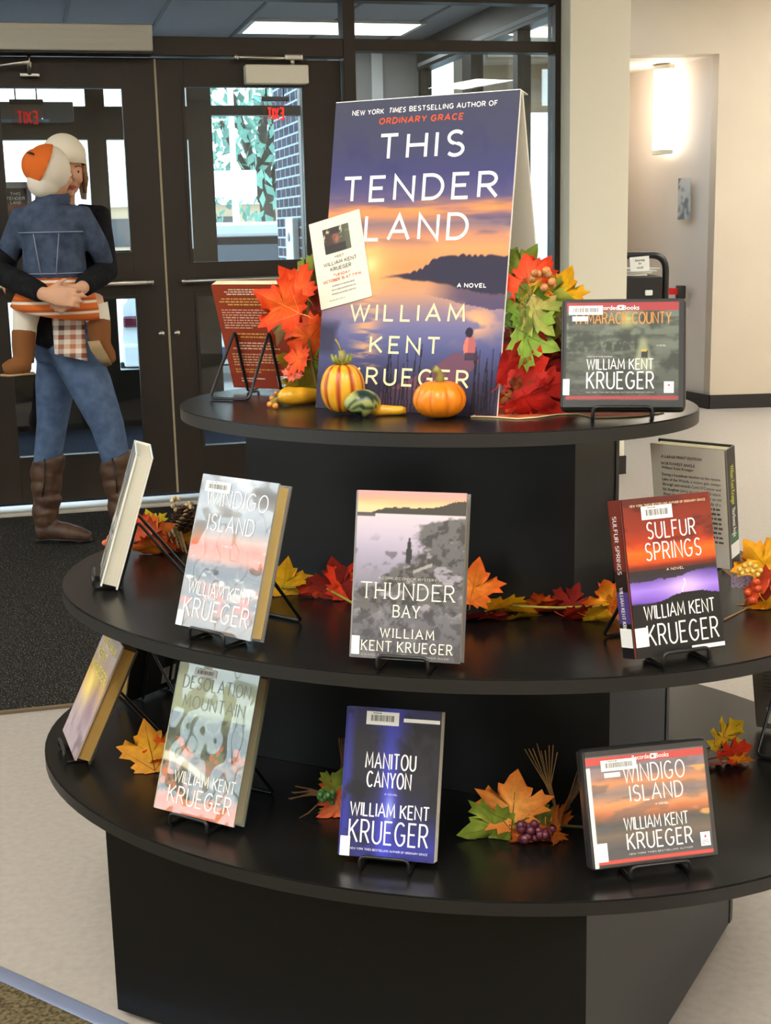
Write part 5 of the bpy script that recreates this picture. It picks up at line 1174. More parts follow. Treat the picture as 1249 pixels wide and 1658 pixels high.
# cluster right of the poster
t = thing('autumn_leaf_spray', 'spray of red, green and yellow silk leaves at the right of the poster', 'leaf spray', on(870, 655, Z1))
stemline(t, [A(870, 655, 2.13), A(868, 590, 2.14), A(862, 520, 2.14), A(870, 440, 2.14)], .003)
for q in ((852, 452, 2.105, .078, -15, 8, -8, hx('f05a2a'), hx('e8380f'), None, 21), (872, 440, 2.12, .05, 40, 0, 0, hx('ee5a2a'), hx('dd3a14'), None, 22), (908, 470, 2.13, .070, 22, 6, 8, hx('f4c21c'), hx('efa60e'), None, 23),
          (846, 490, 2.095, .068, -10, 0, 6, hx('6d8a24'), hx('5a7a1c'), None, 24), (862, 478, 2.10, .05, 160, 15, 0, hx('efc01c'), hx('e8a812'), None, 25), (893, 482, 2.12, .06, 95, 10, 0, hx('7c9430'), hx('a8a83c'), None, 26),
          (868, 505, 2.09, .078, 150, -14, 20, hx('a8a050'), hx('8a9a3c'), hx('c8a860'), 27), (905, 518, 2.13, .075, 150, 12, -20, hx('c9b184'), hx('a88a58'), None, 28), (840, 520, 2.11, .05, 200, 0, 0, hx('4f6a1c'), hx('3f5a16'), None, 29),
          (858, 545, 2.085, .084, 118, -10, 8, hx('74922a'), hx('8aa23a'), None, 30), (865, 567, 2.10, .060, 175, 10, 0, hx('d8742a'), hx('c8501a'), None, 31), (898, 562, 2.13, .055, 80, 10, 0, hx('c9c05a'), hx('a8a83c'), None, 32),
          (822, 590, 2.055, .070, 12, 20, 62, hx('d8302a'), hx('c01c18'), None, 33), (835, 560, 2.11, .06, 190, 0, 10, hx('5c1210'), hx('48100e'), None, 34), (858, 592, 2.10, .095, 20, 5, -6, hx('a01a14'), hx('8a1412'), None, 35), (892, 598, 2.125, .085, 10, 8, 10, hx('7c1412'), hx('650f10'), None, 36),
          (845, 622, 2.085, .085, -60, 10, 5, hx('a81c14'), hx('c42818'), None, 37), (878, 630, 2.09, .098, 70, 8, -6, hx('c02018'), hx('d8301c'), None, 38), (855, 645, 2.075, .078, 100, 35, 0, hx('c8281a'), hx('a81814'), None, 39), (900, 640, 2.115, .075, -20, 6, 0, hx('d03a1c'), hx('b82418'), None, 40), (832, 640, 2.08, .062, -90, 25, 0, hx('9c5a1c'), hx('7a3a14'), None, 41), (885, 552, 2.14, .07, 200, 0, 0, hx('6a4a24'), hx('5a3a1c'), None, 42), (850, 430, 2.14, .06, 30, 0, 0, hx('7f9030'), hx('6a7c24'), None, 43)):
    leaf(t, A(q[0], q[1], q[2]), q[3], q[4], q[5], q[6], q[7], q[8], c2=q[9], seed=q[10], side=-1 if q[10] == 33 else 1)
berries(t, A(878, 455, 2.085), 11, .0062, (.017, .008, .017), hx('c8864a'), 5)

# garland on the middle shelf
_c = rect(.2976, .117, -.046); _m = Matrix.Translation(SC) @ Matrix.Rotation(PHI, 4, 'Z'); _p = [_m @ Vector((x, y, 0)) for x, y in _c]; _d = (_p[1] - _p[0]).normalized()
PED = (_p[0], Vector((_d.y, -_d.x, 0)))
t = thing('leaf_garland', 'garland of red, orange and yellow silk leaves along the middle shelf', 'garland', on(700, 985, Z2))
B_ = lambda px, py, dz=0, z=Z2: on(px, py, z) + Vector((0, 0, dz))
stemline(t, [B_(425, 962, .010), B_(480, 966, .016), B_(530, 970, .018), B_(575, 990, .012), B_(650, 990, .008), B_(720, 995, .008), B_(770, 990, .018), B_(850, 1000, .018), B_(900, 1000, .016), B_(960, 1000, .018), B_(1005, 1000, .02)], .0022, hx('9a8a34'))
for px, py, dz, s_, ro, ti, tu, c0, c1, sd_ in ((462, 965, .028, .068, 10, 0, 10, hx('f0b818'), hx('e6a010'), 1), (498, 968, .012, .034, -60, 10, 0, hx('c83a18'), hx('a02812'), 2), (518, 970, .016, .03, 70, 0, 0, hx('d8481a'), hx('b83014'), 3),
        (548, 972, .030, .078, -8, 6, -8, hx('7a1c14'), hx('8c2014'), 4), (566, 972, .030, .072, 25, 0, 6, hx('e8481a'), hx('d8300f'), 5), (768, 992, .046, .074, 12, 0, -10, hx('f08a2a'), hx('e8641a'), 6), (776, 1006, .006, .07, 80, 62, 0, hx('a02414'), hx('7c1810'), 7), (800, 1006, .008, .05, 100, 60, 10, hx('b83014'), hx('982010'), 8),
        (825, 996, .012, .078, 96, 50, 0, hx('f0c41e'), hx('dcae14'), 9), (868, 994, .014, .06, -80, 40, 0, hx('e07a20'), hx('c84a18'), 10), (890, 996, .012, .05, 110, 45, 0, hx('c8321a'), hx('a82414'), 11), (928, 994, .022, .058, 15, 10, 0, hx('8c2216'), hx('7a1a12'), 12), (940, 1006, .010, .058, 95, 45, 0, hx('d8381a'), hx('b82814'), 13),
        (968, 1008, .010, .045, 100, 30, 0, hx('e8b01c'), hx('d89a14'), 14), (990, 1000, .028, .070, -20, 10, 0, hx('f0b01c'), hx('e8641a'), 15), (1003, 992, .035, .05, 20, 0, 0, hx('e8581a'), hx('d8401a'), 16), (846, 1004, .006, .05, 60, 60, 20, hx('d8a81c'), hx('c88a18'), 17)):
    leaf(t, B_(px, py, dz), s_, ro, ti, tu, c0, c1, seed=sd_, plane=PED)
# pinecone posy at the back left of the middle shelf
t = thing('pinecone_posy', 'posy of orange leaves, pinecone and burlap behind the edge-on cream book', 'posy', on(272, 893, Z2)); rt_ = t.location.copy()
yp = rt_.y
for px, py, y, s_, ro, ti, c0, c1, sd_ in ((247, 848, yp + .02, .052, -20, 0, hx('e8b01c'), hx('c9c02a'), 1), (258, 862, yp, .06, 60, 10, hx('ee8a3a'), hx('e06a20'), 2), (238, 868, yp - .02, .062, -60, 10, hx('e8704a'), hx('d85a30'), 3), (255, 884, yp - .03, .066, 90, 30, hx('e86a1a'), hx('d84a10'), 4), (240, 890, yp - .03, .05, -70, 40, hx('d8821a'), hx('c8601a'), 5), (276, 886, yp - .01, .05, 100, 30, hx('d8501a'), hx('b83a14'), 6), (312, 858, yp + .02, .055, 60, 0, hx('e8a81c'), hx('c8781a'), 7), (308, 872, yp + .03, .05, 20, 0, hx('a83a1c'), hx('7a2414'), 8), (228, 850, yp + .01, .05, -100, 10, hx('e8603a'), hx('c8401c'), 9)):
    leaf(t, aty(px, py, y), s_, ro, ti, 0, c0, c1, seed=sd_)
b = MB(); c = aty(298, 842, yp + .02) - rt_
for k in range(60):
    a = k * 2.4; q = k / 60; r = .020 * math.sin(PI * (.15 + .8 * q)); p = c + Vector((r * math.cos(a), r * math.sin(a), -.022 + .048 * q)); M = Matrix.Translation(p) @ Euler((0, R(-30), a)).to_matrix().to_4x4()
    m_ = MB(); m_.ball((0, 0, 0), (.0075, .0055, .002), 8, col=hx('4a3020') if k % 4 else hx('b89a6a')); m_.xform(M); b.v_off = None; b.add(m_.v, m_.f, 0, m_.c, True)
b.ball(c, (.014, .014, .024), 10, col=hx('35241a')); lab(b.build('pinecone', M_leaf, t), 'small brown pinecone')
berries(t, aty(284, 816, yp + .02), 7, .0048, (.008, .006, .016), hx('e6cfa0'), 4, 'dried_bud'); berries(t, aty(306, 822, yp + .02), 7, .0042, (.010, .006, .012), hx('dcc294'), 6, 'dried_bud')
for k in range(3): stemline(t, [aty(294, 850, yp + .02), aty(290 + k * 5, 835, yp + .02), aty(284 + k * 11, 816, yp + .02)], .0012, hx('8a6a3a'))
b = MB(); vs = []; 
for i in range(14):
    q = i / 13
    for s_ in (0, 1):
        p = aty(268 + 26 * q + 10 * s_, 858 + 4 * math.sin(q * 9) + 26 * s_ + 14 * q * s_, yp - .015 + .012 * math.sin(i * 1.9)) - rt_; vs.append(p)
b.add(vs, [(2 * i, 2 * i + 2, 2 * i + 3, 2 * i + 1) for i in range(13)], 0, hx('c2a878'), True); lab(b.build('burlap_ribbon', M_leaf, t), 'frayed tan burlap ribbon')
t2 = thing('berry_sprig', 'sprig of orange berries at the back edge left of the cream book', 'berries', on(182, 889, Z2))
for px, py in ((172, 881), (178, 877), (184, 882), (180, 872)):
    b = MB(); b.ball(on(px, py + 6, Z2) + Vector((0, 0, .010)) - t2.location, (.008, .006, .006), 10, col=hx('d86a3a')); b.build('berry', M_gourd, t2)
stemline(t2, [on(172, 887, Z2) + Vector((0, 0, .008)), on(195, 884, Z2) + Vector((0, 0, .012)), on(210, 886, Z2) + Vector((0, 0, .004))], .002, hx('c9a860'))
# posy at the right edge of the middle shelf
t = thing('berry_posy', 'yellow leaves and orange berries at the right edge of the middle shelf', 'posy', on(1236, 985, Z2)); yp = t.location.y + .02
for px, py, y, s_, ro, ti, c0, c1, sd_ in ((1230, 905, yp + .03, .075, -40, 5, hx('f2b21c'), hx('ee9a1a'), 1), (1252, 915, yp + .05, .07, 20, 0, hx('e88a1c'), hx('d8701a'), 2), (1246, 960, yp, .075, 60, 10, hx('d8502a'), hx('b83a1c'), 3), (1252, 985, yp - .01, .07, 120, 15, hx('a83a1c'), hx('7a2414'), 4), (1250, 995, yp - .02, .075, 150, 20, hx('f2b41c'), hx('ee9c14'), 5), (1222, 988, yp, .05, -110, 35, hx('e89a24'), hx('d8821a'), 6), (1240, 1005, yp - .02, .055, 170, 20, hx('e8a41c'), hx('e08a14'), 7)):
    leaf(t, aty(px, py, y), s_, ro, ti, 0, c0, c1, seed=sd_)
berries(t, aty(1224, 960, yp - .025), 9, .0065, (.012, .006, .022), hx('c8481a'), 8)
for k in range(9):
    b = MB(); p = aty(1198 + k * 4.2, 926 - 8 * math.sin(k * .42) + (6 if k % 2 else -4), yp - .01) - t.location; b.ball(p, .0045, 8, col=hx('d8b45a')); b.build('dried_bud', M_gourd, t)
stemline(t, [aty(1196, 930, yp), aty(1212, 924, yp), aty(1235, 932, yp), aty(1255, 950, yp)], .0016, hx('c9a040'))
stemline(t, [on(1173, 1005, Z2) + Vector((0, 0, .002)), aty(1205, 988, yp - .03), aty(1222, 975, yp - .02)], .0015, hx('a8784a'))
stemline(t, [aty(1170, 921, yp + .05), aty(1190, 936, yp + .02), aty(1206, 948, yp)], .0014, hx('a8784a'))
b = MB(); vs = []
for i in range(9):
    for s_ in (0, 1): vs.append(aty(1184 + i * 4.5, 932 + s_ * 18 + 2.5 * (i % 2), yp + .004 * (i % 2)) - t.location)
b.add(vs, [(2 * i, 2 * i + 2, 2 * i + 3, 2 * i + 1) for i in range(8)], 0, hx('b9a8b8')); lab(b.build('mesh_ribbon', mat('mesh_ribbon', attr=True, rough=.3, metal=.3, noise=(300, (.35, .33, .4), (1, 1, 1))), t), 'shiny lilac mesh ribbon')

# bottom shelf
t = thing('silk_leaf', 'golden silk leaf with an orange leaf lying left of the pale green hardcover', 'leaf spray', on(245, 1243, Z3))
C_ = lambda px, py, dz=0: on(px, py, Z3) + Vector((0, 0, dz))
leaf(t, C_(246, 1246, .036), .088, -12, -22, 0, hx('d89a1c'), hx('cc8414'), seed=1, vein=hx('5a4010')); leaf(t, C_(262, 1244, .028), .05, -80, 0, 0, hx('ee6a1e'), hx('e84a10'), seed=2); leaf(t, C_(266, 1246, .008), .05, 100, 40, 0, hx('ee6a1e'), hx('e2480f'), seed=3)
stemline(t, [C_(250, 1246, .010), C_(275, 1240, .004), C_(300, 1236, .003)], .002)
# grapes and twigs left of the blue book
t = thing('grape_posy', 'green grapes, twigs and autumn leaves half behind the dark blue book', 'posy', C_(540, 1320))
leaf(t, C_(548, 1322, .055), .05, 20, 0, 0, hx('7f8a30'), hx('6a7824'), seed=1); leaf(t, C_(552, 1320, .038), .06, 25, 0, 0, hx('d8542a'), hx('c83a1c'), seed=2); leaf(t, C_(552, 1324, .016), .065, 160, 0, 0, hx('e07a4a'), hx('d85a2a'), seed=3)
leaf(t, C_(536, 1322, .010), .03, 190, 10, 0, hx('a8782a'), hx('8a6a24'), seed=4)
berries(t, C_(530, 1326, .036), 10, .0058, (.010, .005, .011), hx('4a7a3c'), 3, 'grape')
for k in range(8): stemline(t, [C_(540, 1318, .030), C_(505, 1316, .030 + .0015 * k), C_(468 + 2 * k, 1312 + (k % 3) * 4, .020 + .0035 * k)], .0011, hx('6a4a2a'), 'twig')
stemline(t, [C_(520, 1322, .025), C_(500, 1326, .010), C_(485, 1326, .001)], .0013, hx('6a4a2a'), 'twig')
for k in range(3): stemline(t, [C_(553, 1318, .05), C_(556 + k * 2, 1318, .09), C_(553 + 4 * k, 1316, .125)], .0012, hx('5a3a20'), 'twig')
# grapes and twigs right of the blue book
t = thing('grape_posy', 'purple grapes, upright twigs and leaves between the blue book and orange audiobook', 'posy', C_(870, 1362))
leaf(t, C_(795, 1362, .022), .085, -105, 12, -10, hx('8fa03a'), hx('7a8c2c'), seed=1, vein=hx('4c5a1c')); leaf(t, C_(832, 1362, .058), .092, 6, -6, 0, hx('e8a04a'), hx('d8782a'), seed=2, vein=hx('5a3a14'))
leaf(t, C_(906, 1362, .032), .075, 30, 4, 62, hx('e08a3a'), hx('cc5c20'), .3, .4, seed=3); leaf(t, C_(886, 1366, .012), .05, 175, 20, 0, hx('e8902a'), hx('d06a1c'), seed=4); leaf(t, C_(850, 1366, .010), .045, -120, 30, 0, hx('e07a3a'), hx('c8581c'), seed=5); leaf(t, C_(878, 1358, .042), .04, 0, 0, 0, hx('6a7a2c'), hx('556a20'), seed=6)
berries(t, C_(868, 1370, .024), 20, .0072, (.024, .006, .013), hx('5a1f30'), 9, 'grape')
for k in range(9): stemline(t, [C_(905, 1358, .035), C_(890 - 6 + k * 1.0, 1356, .085), C_(850 + 6.5 * k, 1352 + (k % 3) * 3, .138 + .003 * (k % 4))], .0009, hx('7a5a30'), 'twig')
for k in range(5): stemline(t, [C_(908, 1358, .035), C_(925 + k * 3, 1356, .075), C_(935 + 7 * k, 1354, .105 + .004 * k)], .0012, hx('5a3f24'), 'twig')
stemline(t, [C_(825, 1364, .028), C_(870, 1364, .03), C_(910, 1362, .025), C_(960, 1362, .022)], .0022, hx('5a4a24'))
# oak sprig on the right
t = thing('oak_sprig', 'sprig of yellow and red oak leaves right of the orange audiobook', 'leaf spray', C_(1180, 1236))
leaf(t, C_(1172, 1236, .048), .072, 48, -10, 0, hx('e0a81c'), hx('d8b41e'), kind='oak', seed=1, vein=hx('6a4a14'), stem=.3); leaf(t, C_(1184, 1240, .026), .062, 70, 6, 0, hx('c82a14'), hx('d8380f'), kind='oak', seed=2, stem=.4)
leaf(t, C_(1195, 1240, .012), .045, 90, 30, 0, hx('ee9a1c'), hx('e8801a'), kind='oak', seed=3); leaf(t, C_(1172, 1242, .006), .065, 85, 70, 0, hx('e0541e'), hx('c83a18'), kind='oak', seed=4)
stemline(t, [C_(1140, 1232, .02), C_(1158, 1234, .03), C_(1170, 1238, .030)], .0016, hx('6a4a24')); stemline(t, [C_(1140, 1240, .01), C_(1165, 1240, .016), C_(1182, 1242, .014)], .0016, hx('6a4a24'))

for o in [o for o in COL.objects if o.parent is None and o.name.split('.')[0] in ('autumn_leaf_spray', 'leaf_garland', 'pinecone_posy', 'berry_sprig', 'berry_posy', 'silk_leaf', 'grape_posy', 'oak_sprig', 'berry_pick')]:
    for ch in o.children:                     # everything rests on its shelf
        for v in ch.data.vertices:
            if v.co.z < .0012: v.co.z = .0012
# ------------------------------------------------------------------ people
M_skin = mat('skin', hx('d9a584'), rough=.5, spec=.35, subsurf=.1)
M_denim = mat('denim_jacket', hx('3e4a5e'), rough=.85, spec=.2, noise=(26, hx('374358'), hx('4c586d')), bump=(90, .25, .003))
M_jean = mat('blue_jeans', hx('4a5f84'), rough=.85, spec=.2, noise=(22, hx('465876'), hx('586c8a')), bump=(120, .2, .002))
M_black = mat('black_knit', hx('17171a'), rough=.9, spec=.15, noise=(30, hx('131316'), hx('222226')))
M_boot = mat('brown_leather', hx('4b3527'), rough=.5, spec=.4, noise=(14, hx('3f2b1f'), hx('5d4432')), bump=(30, .3, .006))
M_kboot = mat('tan_suede', hx('84552f'), rough=.85, spec=.2)
M_sole = mat('tan_sole', hx('b0946a'), rough=.7)
M_hat = mat('cream_knit', hx('efe6d0'), rough=.95, spec=.1, bump=(120, .4, .004))
M_khat = mat('white_fleece', hx('e6dccb'), rough=.95, spec=.1, bump=(150, .3, .003))
M_orange = mat('orange_fleece', hx('e0702f'), rough=.95, spec=.1)
M_tights = mat('white_tights', hx('ece4d2'), rough=.9)
M_hair = mat('light_brown_hair', hx('8a6440'), rough=.6, noise=(60, hx('7a5535'), hx('a37c52')))
M_eye = mat('eye', attr=True, rough=.2)
M_lip = mat('lips', hx('b5635a'), rough=.5)
def striped(name, cols, scale, axis=2, plaid=False):
    m = bpy.data.materials.new(name); m.use_nodes = True; n = m.node_tree.nodes; l = m.node_tree.links; p = n['Principled BSDF']; p.inputs['Roughness'].default_value = .9
    t = n.new('ShaderNodeTexCoord'); s = n.new('ShaderNodeSeparateXYZ'); l.new(t.outputs['Object'], s.inputs[0])
    def band(ax, sc):
        a = n.new('ShaderNodeMath'); a.operation = 'MULTIPLY'; a.inputs[1].default_value = sc; l.new(s.outputs[ax], a.inputs[0])
        f = n.new('ShaderNodeMath'); f.operation = 'FRACT'; l.new(a.outputs[0], f.inputs[0])
        r = n.new('ShaderNodeValToRGB'); r.color_ramp.interpolation = 'CONSTANT'; l.new(f.outputs[0], r.inputs[0])
        e = r.color_ramp.elements; e[0].position = 0; e[0].color = (*cols[0], 1); e[1].position = 1 / len(cols); e[1].color = (*cols[1], 1)
        for i in range(2, len(cols)): q = e.new(i / len(cols)); q.color = (*cols[i], 1)
        return r.outputs[0]
    a = band(axis, scale)
    if plaid:
        b_ = band(0, scale * .8); mx = n.new('ShaderNodeMix'); mx.data_type = 'RGBA'; mx.inputs[0].default_value = .5; l.new(a, mx.inputs[6]); l.new(b_, mx.inputs[7]); a = mx.outputs[2]
    l.new(a, p.inputs['Base Color']); return m
M_skirt = striped('orange_stripes', [hx('e0702a'), hx('e0702a'), hx('efe2cc'), hx('c25a22')], 24)
M_plaid = striped('plaid_cotton', [hx('e8dccb'), hx('a85c3c'), hx('efe6d8'), hx('5f4238'), hx('e6d8c6'), hx('c07a52')], 9, plaid=True)

def finger(b, base, d, up, L, r, bend, m=0):
    p = Vector(base); d = Vector(d).normalized(); up = Vector(up).normalized(); pts = [p - d * r]; rad = [r]
    ax = d.cross(up).normalized()
    for k, f in enumerate((.45, .32, .23)):
        pts.append(p.copy()); rad.append(r * (1 - .1 * k)); p = p + d * (L * f); d = Matrix.Rotation(-R(bend), 3, ax) @ d
    pts += [p.copy(), p + d * r * .6]; rad += [r * .72, r * .35]
    b.sweep(pts, rad, 8, m=m)
def hand(b, wrist, d, up, side, s=1.0, bend=38):
    """palm, four unequal fingers and a thumb leaving the side of the palm"""
    w = Vector(wrist); d = Vector(d).normalized(); up = Vector(up); up = (up - d * up.dot(d)).normalized(); lat = d.cross(up) * side
    b.sweep([w - d * .012 * s, w + d * .015 * s, w + d * .05 * s, w + d * .088 * s, w + d * .095 * s], [(.024 * s, .017 * s), (.030 * s, .018 * s), (.040 * s, .016 * s), (.041 * s, .013 * s), (.036 * s, .010 * s)], 14, ref=tuple(lat))
    for k, (o, L) in enumerate(((-.030, .068), (-.010, .078), (.010, .073), (.029, .058))): finger(b, w + d * .088 * s + lat * (o * s), d + lat * (o * 1.5), up, L * s, .0085 * s, bend + 4 * k)
    finger(b, w + d * .030 * s - lat * .030 * s, d * .7 - lat * .7 - up * .3, up, .062 * s, .010 * s, 16)

def face_bits(b, c, fwd, up, s):
    """nose, brow, lips, chin and ears fused into a head of half-width s"""
    f = Vector(fwd).normalized(); u = Vector(up).normalized(); r = f.cross(u); c = Vector(c); P = lambda a, b_, z: c + r * (a * s) + u * (b_ * s) + f * (z * s)
    q = Matrix((r, f, u)).transposed().to_euler()
    b.ball(c, (s * .98, s * 1.18, s * 1.28), 24, rot=q); b.ball(P(0, -.55, .28), (s * .72, s * .78, s * .78), 20, rot=q); b.ball(P(0, -1.18, .80), (s * .26, s * .22, s * .20), 12, rot=q)
    b.sweep([P(0, .12, 1.14), P(0, -.15, 1.28), P(0, -.36, 1.44), P(0, -.44, 1.30)], [s * .10, s * .12, s * .17, s * .12], 8)
    for k in (-1, 1):
        b.ball(P(k * .15, -.42, 1.24), s * .11, 8); b.ball(P(k * .98, -.10, -.05), (s * .12, s * .22, s * .32), 10, rot=q); b.ball(P(k * .45, -.38, .92), (s * .28, s * .2, s * .26), 10, rot=q); b.sweep([P(k * .16, .22, 1.16), P(k * .62, .24, .96)], s * .10, 6)
    return P, q

# --- the woman: steps to the right, upper body turned towards us, holding the child on her hip
WB_ = Vector((-1.385, 5.72, .0095)); YA = 5.72
W = thing('person', 'person in blue jeans and tall brown boots walking right, holding a small child', 'person', WB_)
hip_b, hip_f = Vector((.02, .07, .88)), Vector((.09, -.06, .87))
leg_b = [hip_b, Vector((-.02, .06, .70)), Vector((-.045, .06, .53)), Vector((-.085, .06, .33)), Vector((-.105, .06, .11))]
leg_f = [hip_f, Vector((.16, -.08, .71)), Vector((.225, -.09, .53)), Vector((.255, -.085, .36)), Vector((.262, -.085, .155))]
b = MB()
for L, foot in ((leg_b, [Vector((-.135, .06, .055)), Vector((-.09, .06, .06)), Vector((-.02, .055, .045)), Vector((.045, .05, .03)), Vector((.085, .05, .028))]), (leg_f, [Vector((.235, -.085, .10)), Vector((.275, -.085, .10)), Vector((.34, -.09, .075)), Vector((.41, -.095, .06)), Vector((.45, -.095, .06))])):
    b.sweep(L, [.085, .075, .055, .052, .036], 14); b.sweep(foot, [.028, .036, .034, .03, .018], 12)
b.sweep([(.06, 0, .80), (.06, 0, .90), (.055, 0, 1.04), (.06, 0, 1.20), (.06, .01, 1.34), (.06, .01, 1.42), (.07, .005, 1.46)], [(.12, .09), (.155, .10), (.125, .085), (.14, .10), (.165, .095), (.12, .07), (.055, .05)], 20, ref=(1, 0, 0))
b.sweep([(.07, .005, 1.42), (.085, -.005, 1.50), (.10, -.01, 1.56)], [.055, .05, .052], 14)
HC = Vector((.098, -.01, 1.578)); HF = Vector((.52, -.84, -.05)).normalized()
face_P, face_q = face_bits(b, HC, HF, (.04, 0, 1), .075)
sh_l, el_l, wr_l = Vector((-.065, -.02, 1.39)), Vector((-.150, -.24, 1.19)), Vector((.075, -.405, 1.10))
sh_r, el_r, wr_r = Vector((.215, .01, 1.395)), Vector((.262, -.13, 1.175)), Vector((.215, -.36, 1.12))
for a, c, d in ((sh_l, el_l, wr_l), (sh_r, el_r, wr_r)): b.sweep([a, (a + c) / 2, c, (c + d) / 2, d], [.052, .046, .040, .036, .026], 12)
hand(b, wr_l, Vector((.96, -.10, -.12)), Vector((0, -1, .15)), 1, 1.05, 30)
hand(b, wr_r, Vector((-.62, -.12, -.42)), Vector((.1, -1, .1)), -1, 1.0, 34)
fuse('body', b, .0065, M_skin, W, 3)
# eyes, lips
for k in (-1, 1):
    b = MB(); p = face_P(k * .40, .02, .985); b.ball(p, (.0105, .0105, .0075), 12, col=hx('e6ddd4')); b.ball(p + HF * .0070, .0052, 10, col=hx('4a3626')); b.build('eye', M_eye, W)
    b = MB(); b.sweep([face_P(k * .18, .27, 1.20), face_P(k * .42, .33, 1.14), face_P(k * .66, .25, 1.0)], [.003, .0036, .002], 6); b.build('eyebrow', M_hair, W)
b = MB(); b.sweep([face_P(-.32, -.80, 1.03), face_P(-.1, -.77, 1.15), face_P(.1, -.77, 1.15), face_P(.32, -.80, 1.03)], [.003, .006, .006, .003], 8); b.sweep([face_P(-.28, -.83, 1.03), face_P(0, -.89, 1.15), face_P(.28, -.83, 1.03)], [.003, .0065, .003], 8); b.build('lips', M_lip, W)
# cream knitted hat with side flaps
b = MB(); hu = Vector((.04, 0, 1)).normalized(); n1 = 28; vs = []; rows = []
rgt = HF.cross(hu)
for i in range(11):
    for j in range(n1):
        th = 2 * PI * j / n1; fr = math.cos(th)                       # 1 = face side
        low = .06 if fr > .6 else (-1.7 if fr > -.35 else -.95)
        ph = (PI / 2) * (1 - i / 10) if i < 8 else 0
        drop = 0 if i < 8 else (i - 7) / 3 * (low if low < 0 else 0)
        rr = math.cos(ph) * .098 if i < 8 else .098 * (1 - .04 * (i - 7))
        z = math.sin(ph) * .118 + .035 + drop * .085
        vs.append(HC + HF * (rr * math.cos(th) * 1.12 - .004) + rgt * (rr * math.sin(th)) + hu * z)
fs = [(i * n1 + j, i * n1 + (j + 1) % n1, (i + 1) * n1 + (j + 1) % n1, (i + 1) * n1 + j) for i in range(10) for j in range(n1)]
b.add(vs, fs, smooth=True); o = b.build('knit_hat', M_hat, W); md = o.modifiers.new('s', 'SOLIDIFY'); md.thickness = .008; lab(o, 'cream knitted hat with ear flaps')
b = MB()
for k in (-1, 1):
    for q in range(5): b.sweep([face_P(k * (.80 + .05 * q), .35, .75 - .12 * q), face_P(k * (.98 + .03 * q), -.3, .62 - .14 * q), face_P(k * (.95 + .04 * q), -1.1, .55 - .15 * q)], [.010, .012, .006], 6)
b.build('hair', M_hair, W)
# jeans
b = MB()
b.sweep(leg_b[:4] , [.098, .085, .066, .058], 18); b.sweep([hip_f + Vector((-.01, 0, .02))] + leg_f[1:4], [.104, .092, .070, .058], 18)
b.sweep([(.055, 0, .80), (.058, 0, .88), (.055, 0, .96), (.055, 0, 1.02)], [(.13, .105), (.165, .118), (.155, .108), (.138, .096)], 22, ref=(1, 0, 0))
fuse('jeans', b, .008, M_jean, W, 4)
# boots
def boot(L, foot, name):
    b = MB(); top, ank = L[3], L[4]; pts = []; rad = []
    a0_ = L[2] * .25 + L[3] * .75
    for i in range(19):
        q = i / 18; p = a0_ * (1 - q) + ank * q; r = .068 - .018 * q + .0045 * math.sin(q * 30) * (.4 + q)
        pts.append(p + Vector((.006 * math.sin(q * 21), 0, 0))); rad.append((r * 1.06, r * .95))
    b.sweep(pts, rad, 18, ref=(1, 0, 0)); b.sweep(foot, [(.036, .040), (.046, .046), (.043, .044), (.034, .040), (.016, .026)], 16, ref=(0, 0, 1)); b.ball(ank, .052, 14)
    o = fuse(name, b, .007, M_boot, W, 2)
    d = (foot[-1] - foot[0]); dz = Vector((0, 0, -.030))
    b = MB(); b.sweep([foot[0] + dz * 1.0 + Vector((-.010, 0, -.010)), foot[1] + dz * 1.15 + Vector((0, 0, -.004)), foot[2] + dz * 1.0, foot[3] + dz * .75, foot[4] + dz * .55 + Vector((.002, 0, 0))], [(.008, .022), (.008, .032), (.007, .036), (.006, .036), (.005, .020)], 14, ref=(0, 0, 1)); lab(b.build('boot_sole', M_dark, o), 'thin dark boot sole')
    b = MB(); q0 = L[2] * .28 + L[3] * .72; b.sweep([q0 + Vector((.0, -.066, .0)), L[3] + Vector((.004, -.066, -.05)), (L[3] + L[4]) / 2 + Vector((.0, -.064, 0))], .003, 6); lab(b.build('zip', M_dark, o), 'side zip')
boot(leg_b, [Vector((-.145, .06, .052)), Vector((-.10, .06, .060)), Vector((-.02, .055, .050)), Vector((.045, .05, .038)), Vector((.095, .05, .030))], 'boot')
boot(leg_f, [Vector((.228, -.085, .115)), Vector((.272, -.085, .110)), Vector((.345, -.09, .088)), Vector((.42, -.095, .068)), Vector((.465, -.095, .06))], 'boot')
# black cardigan with sleeves
b = MB(); b.sweep([(.0, 0, .865), (.03, 0, .95), (.045, 0, 1.06), (.058, 0, 1.20), (.06, .01, 1.34), (.06, .01, 1.425), (.068, .006, 1.455)], [(.12, .125), (.145, .122), (.145, .112), (.148, .110), (.156, .102), (.125, .082), (.07, .062)], 24, ref=(1, 0, 0))
for a, c, d in ((sh_l, el_l, wr_l), (sh_r, el_r, wr_r)): b.sweep([a * .55 + Vector((.06, 0, 1.39)) * .45, a, (a + c) / 2, c, (c + d) / 2, d - (d - c) * .04], [.058, .062, .056, .054, .048, .040], 16)
fuse('cardigan', b, .008, M_black, W, 8)
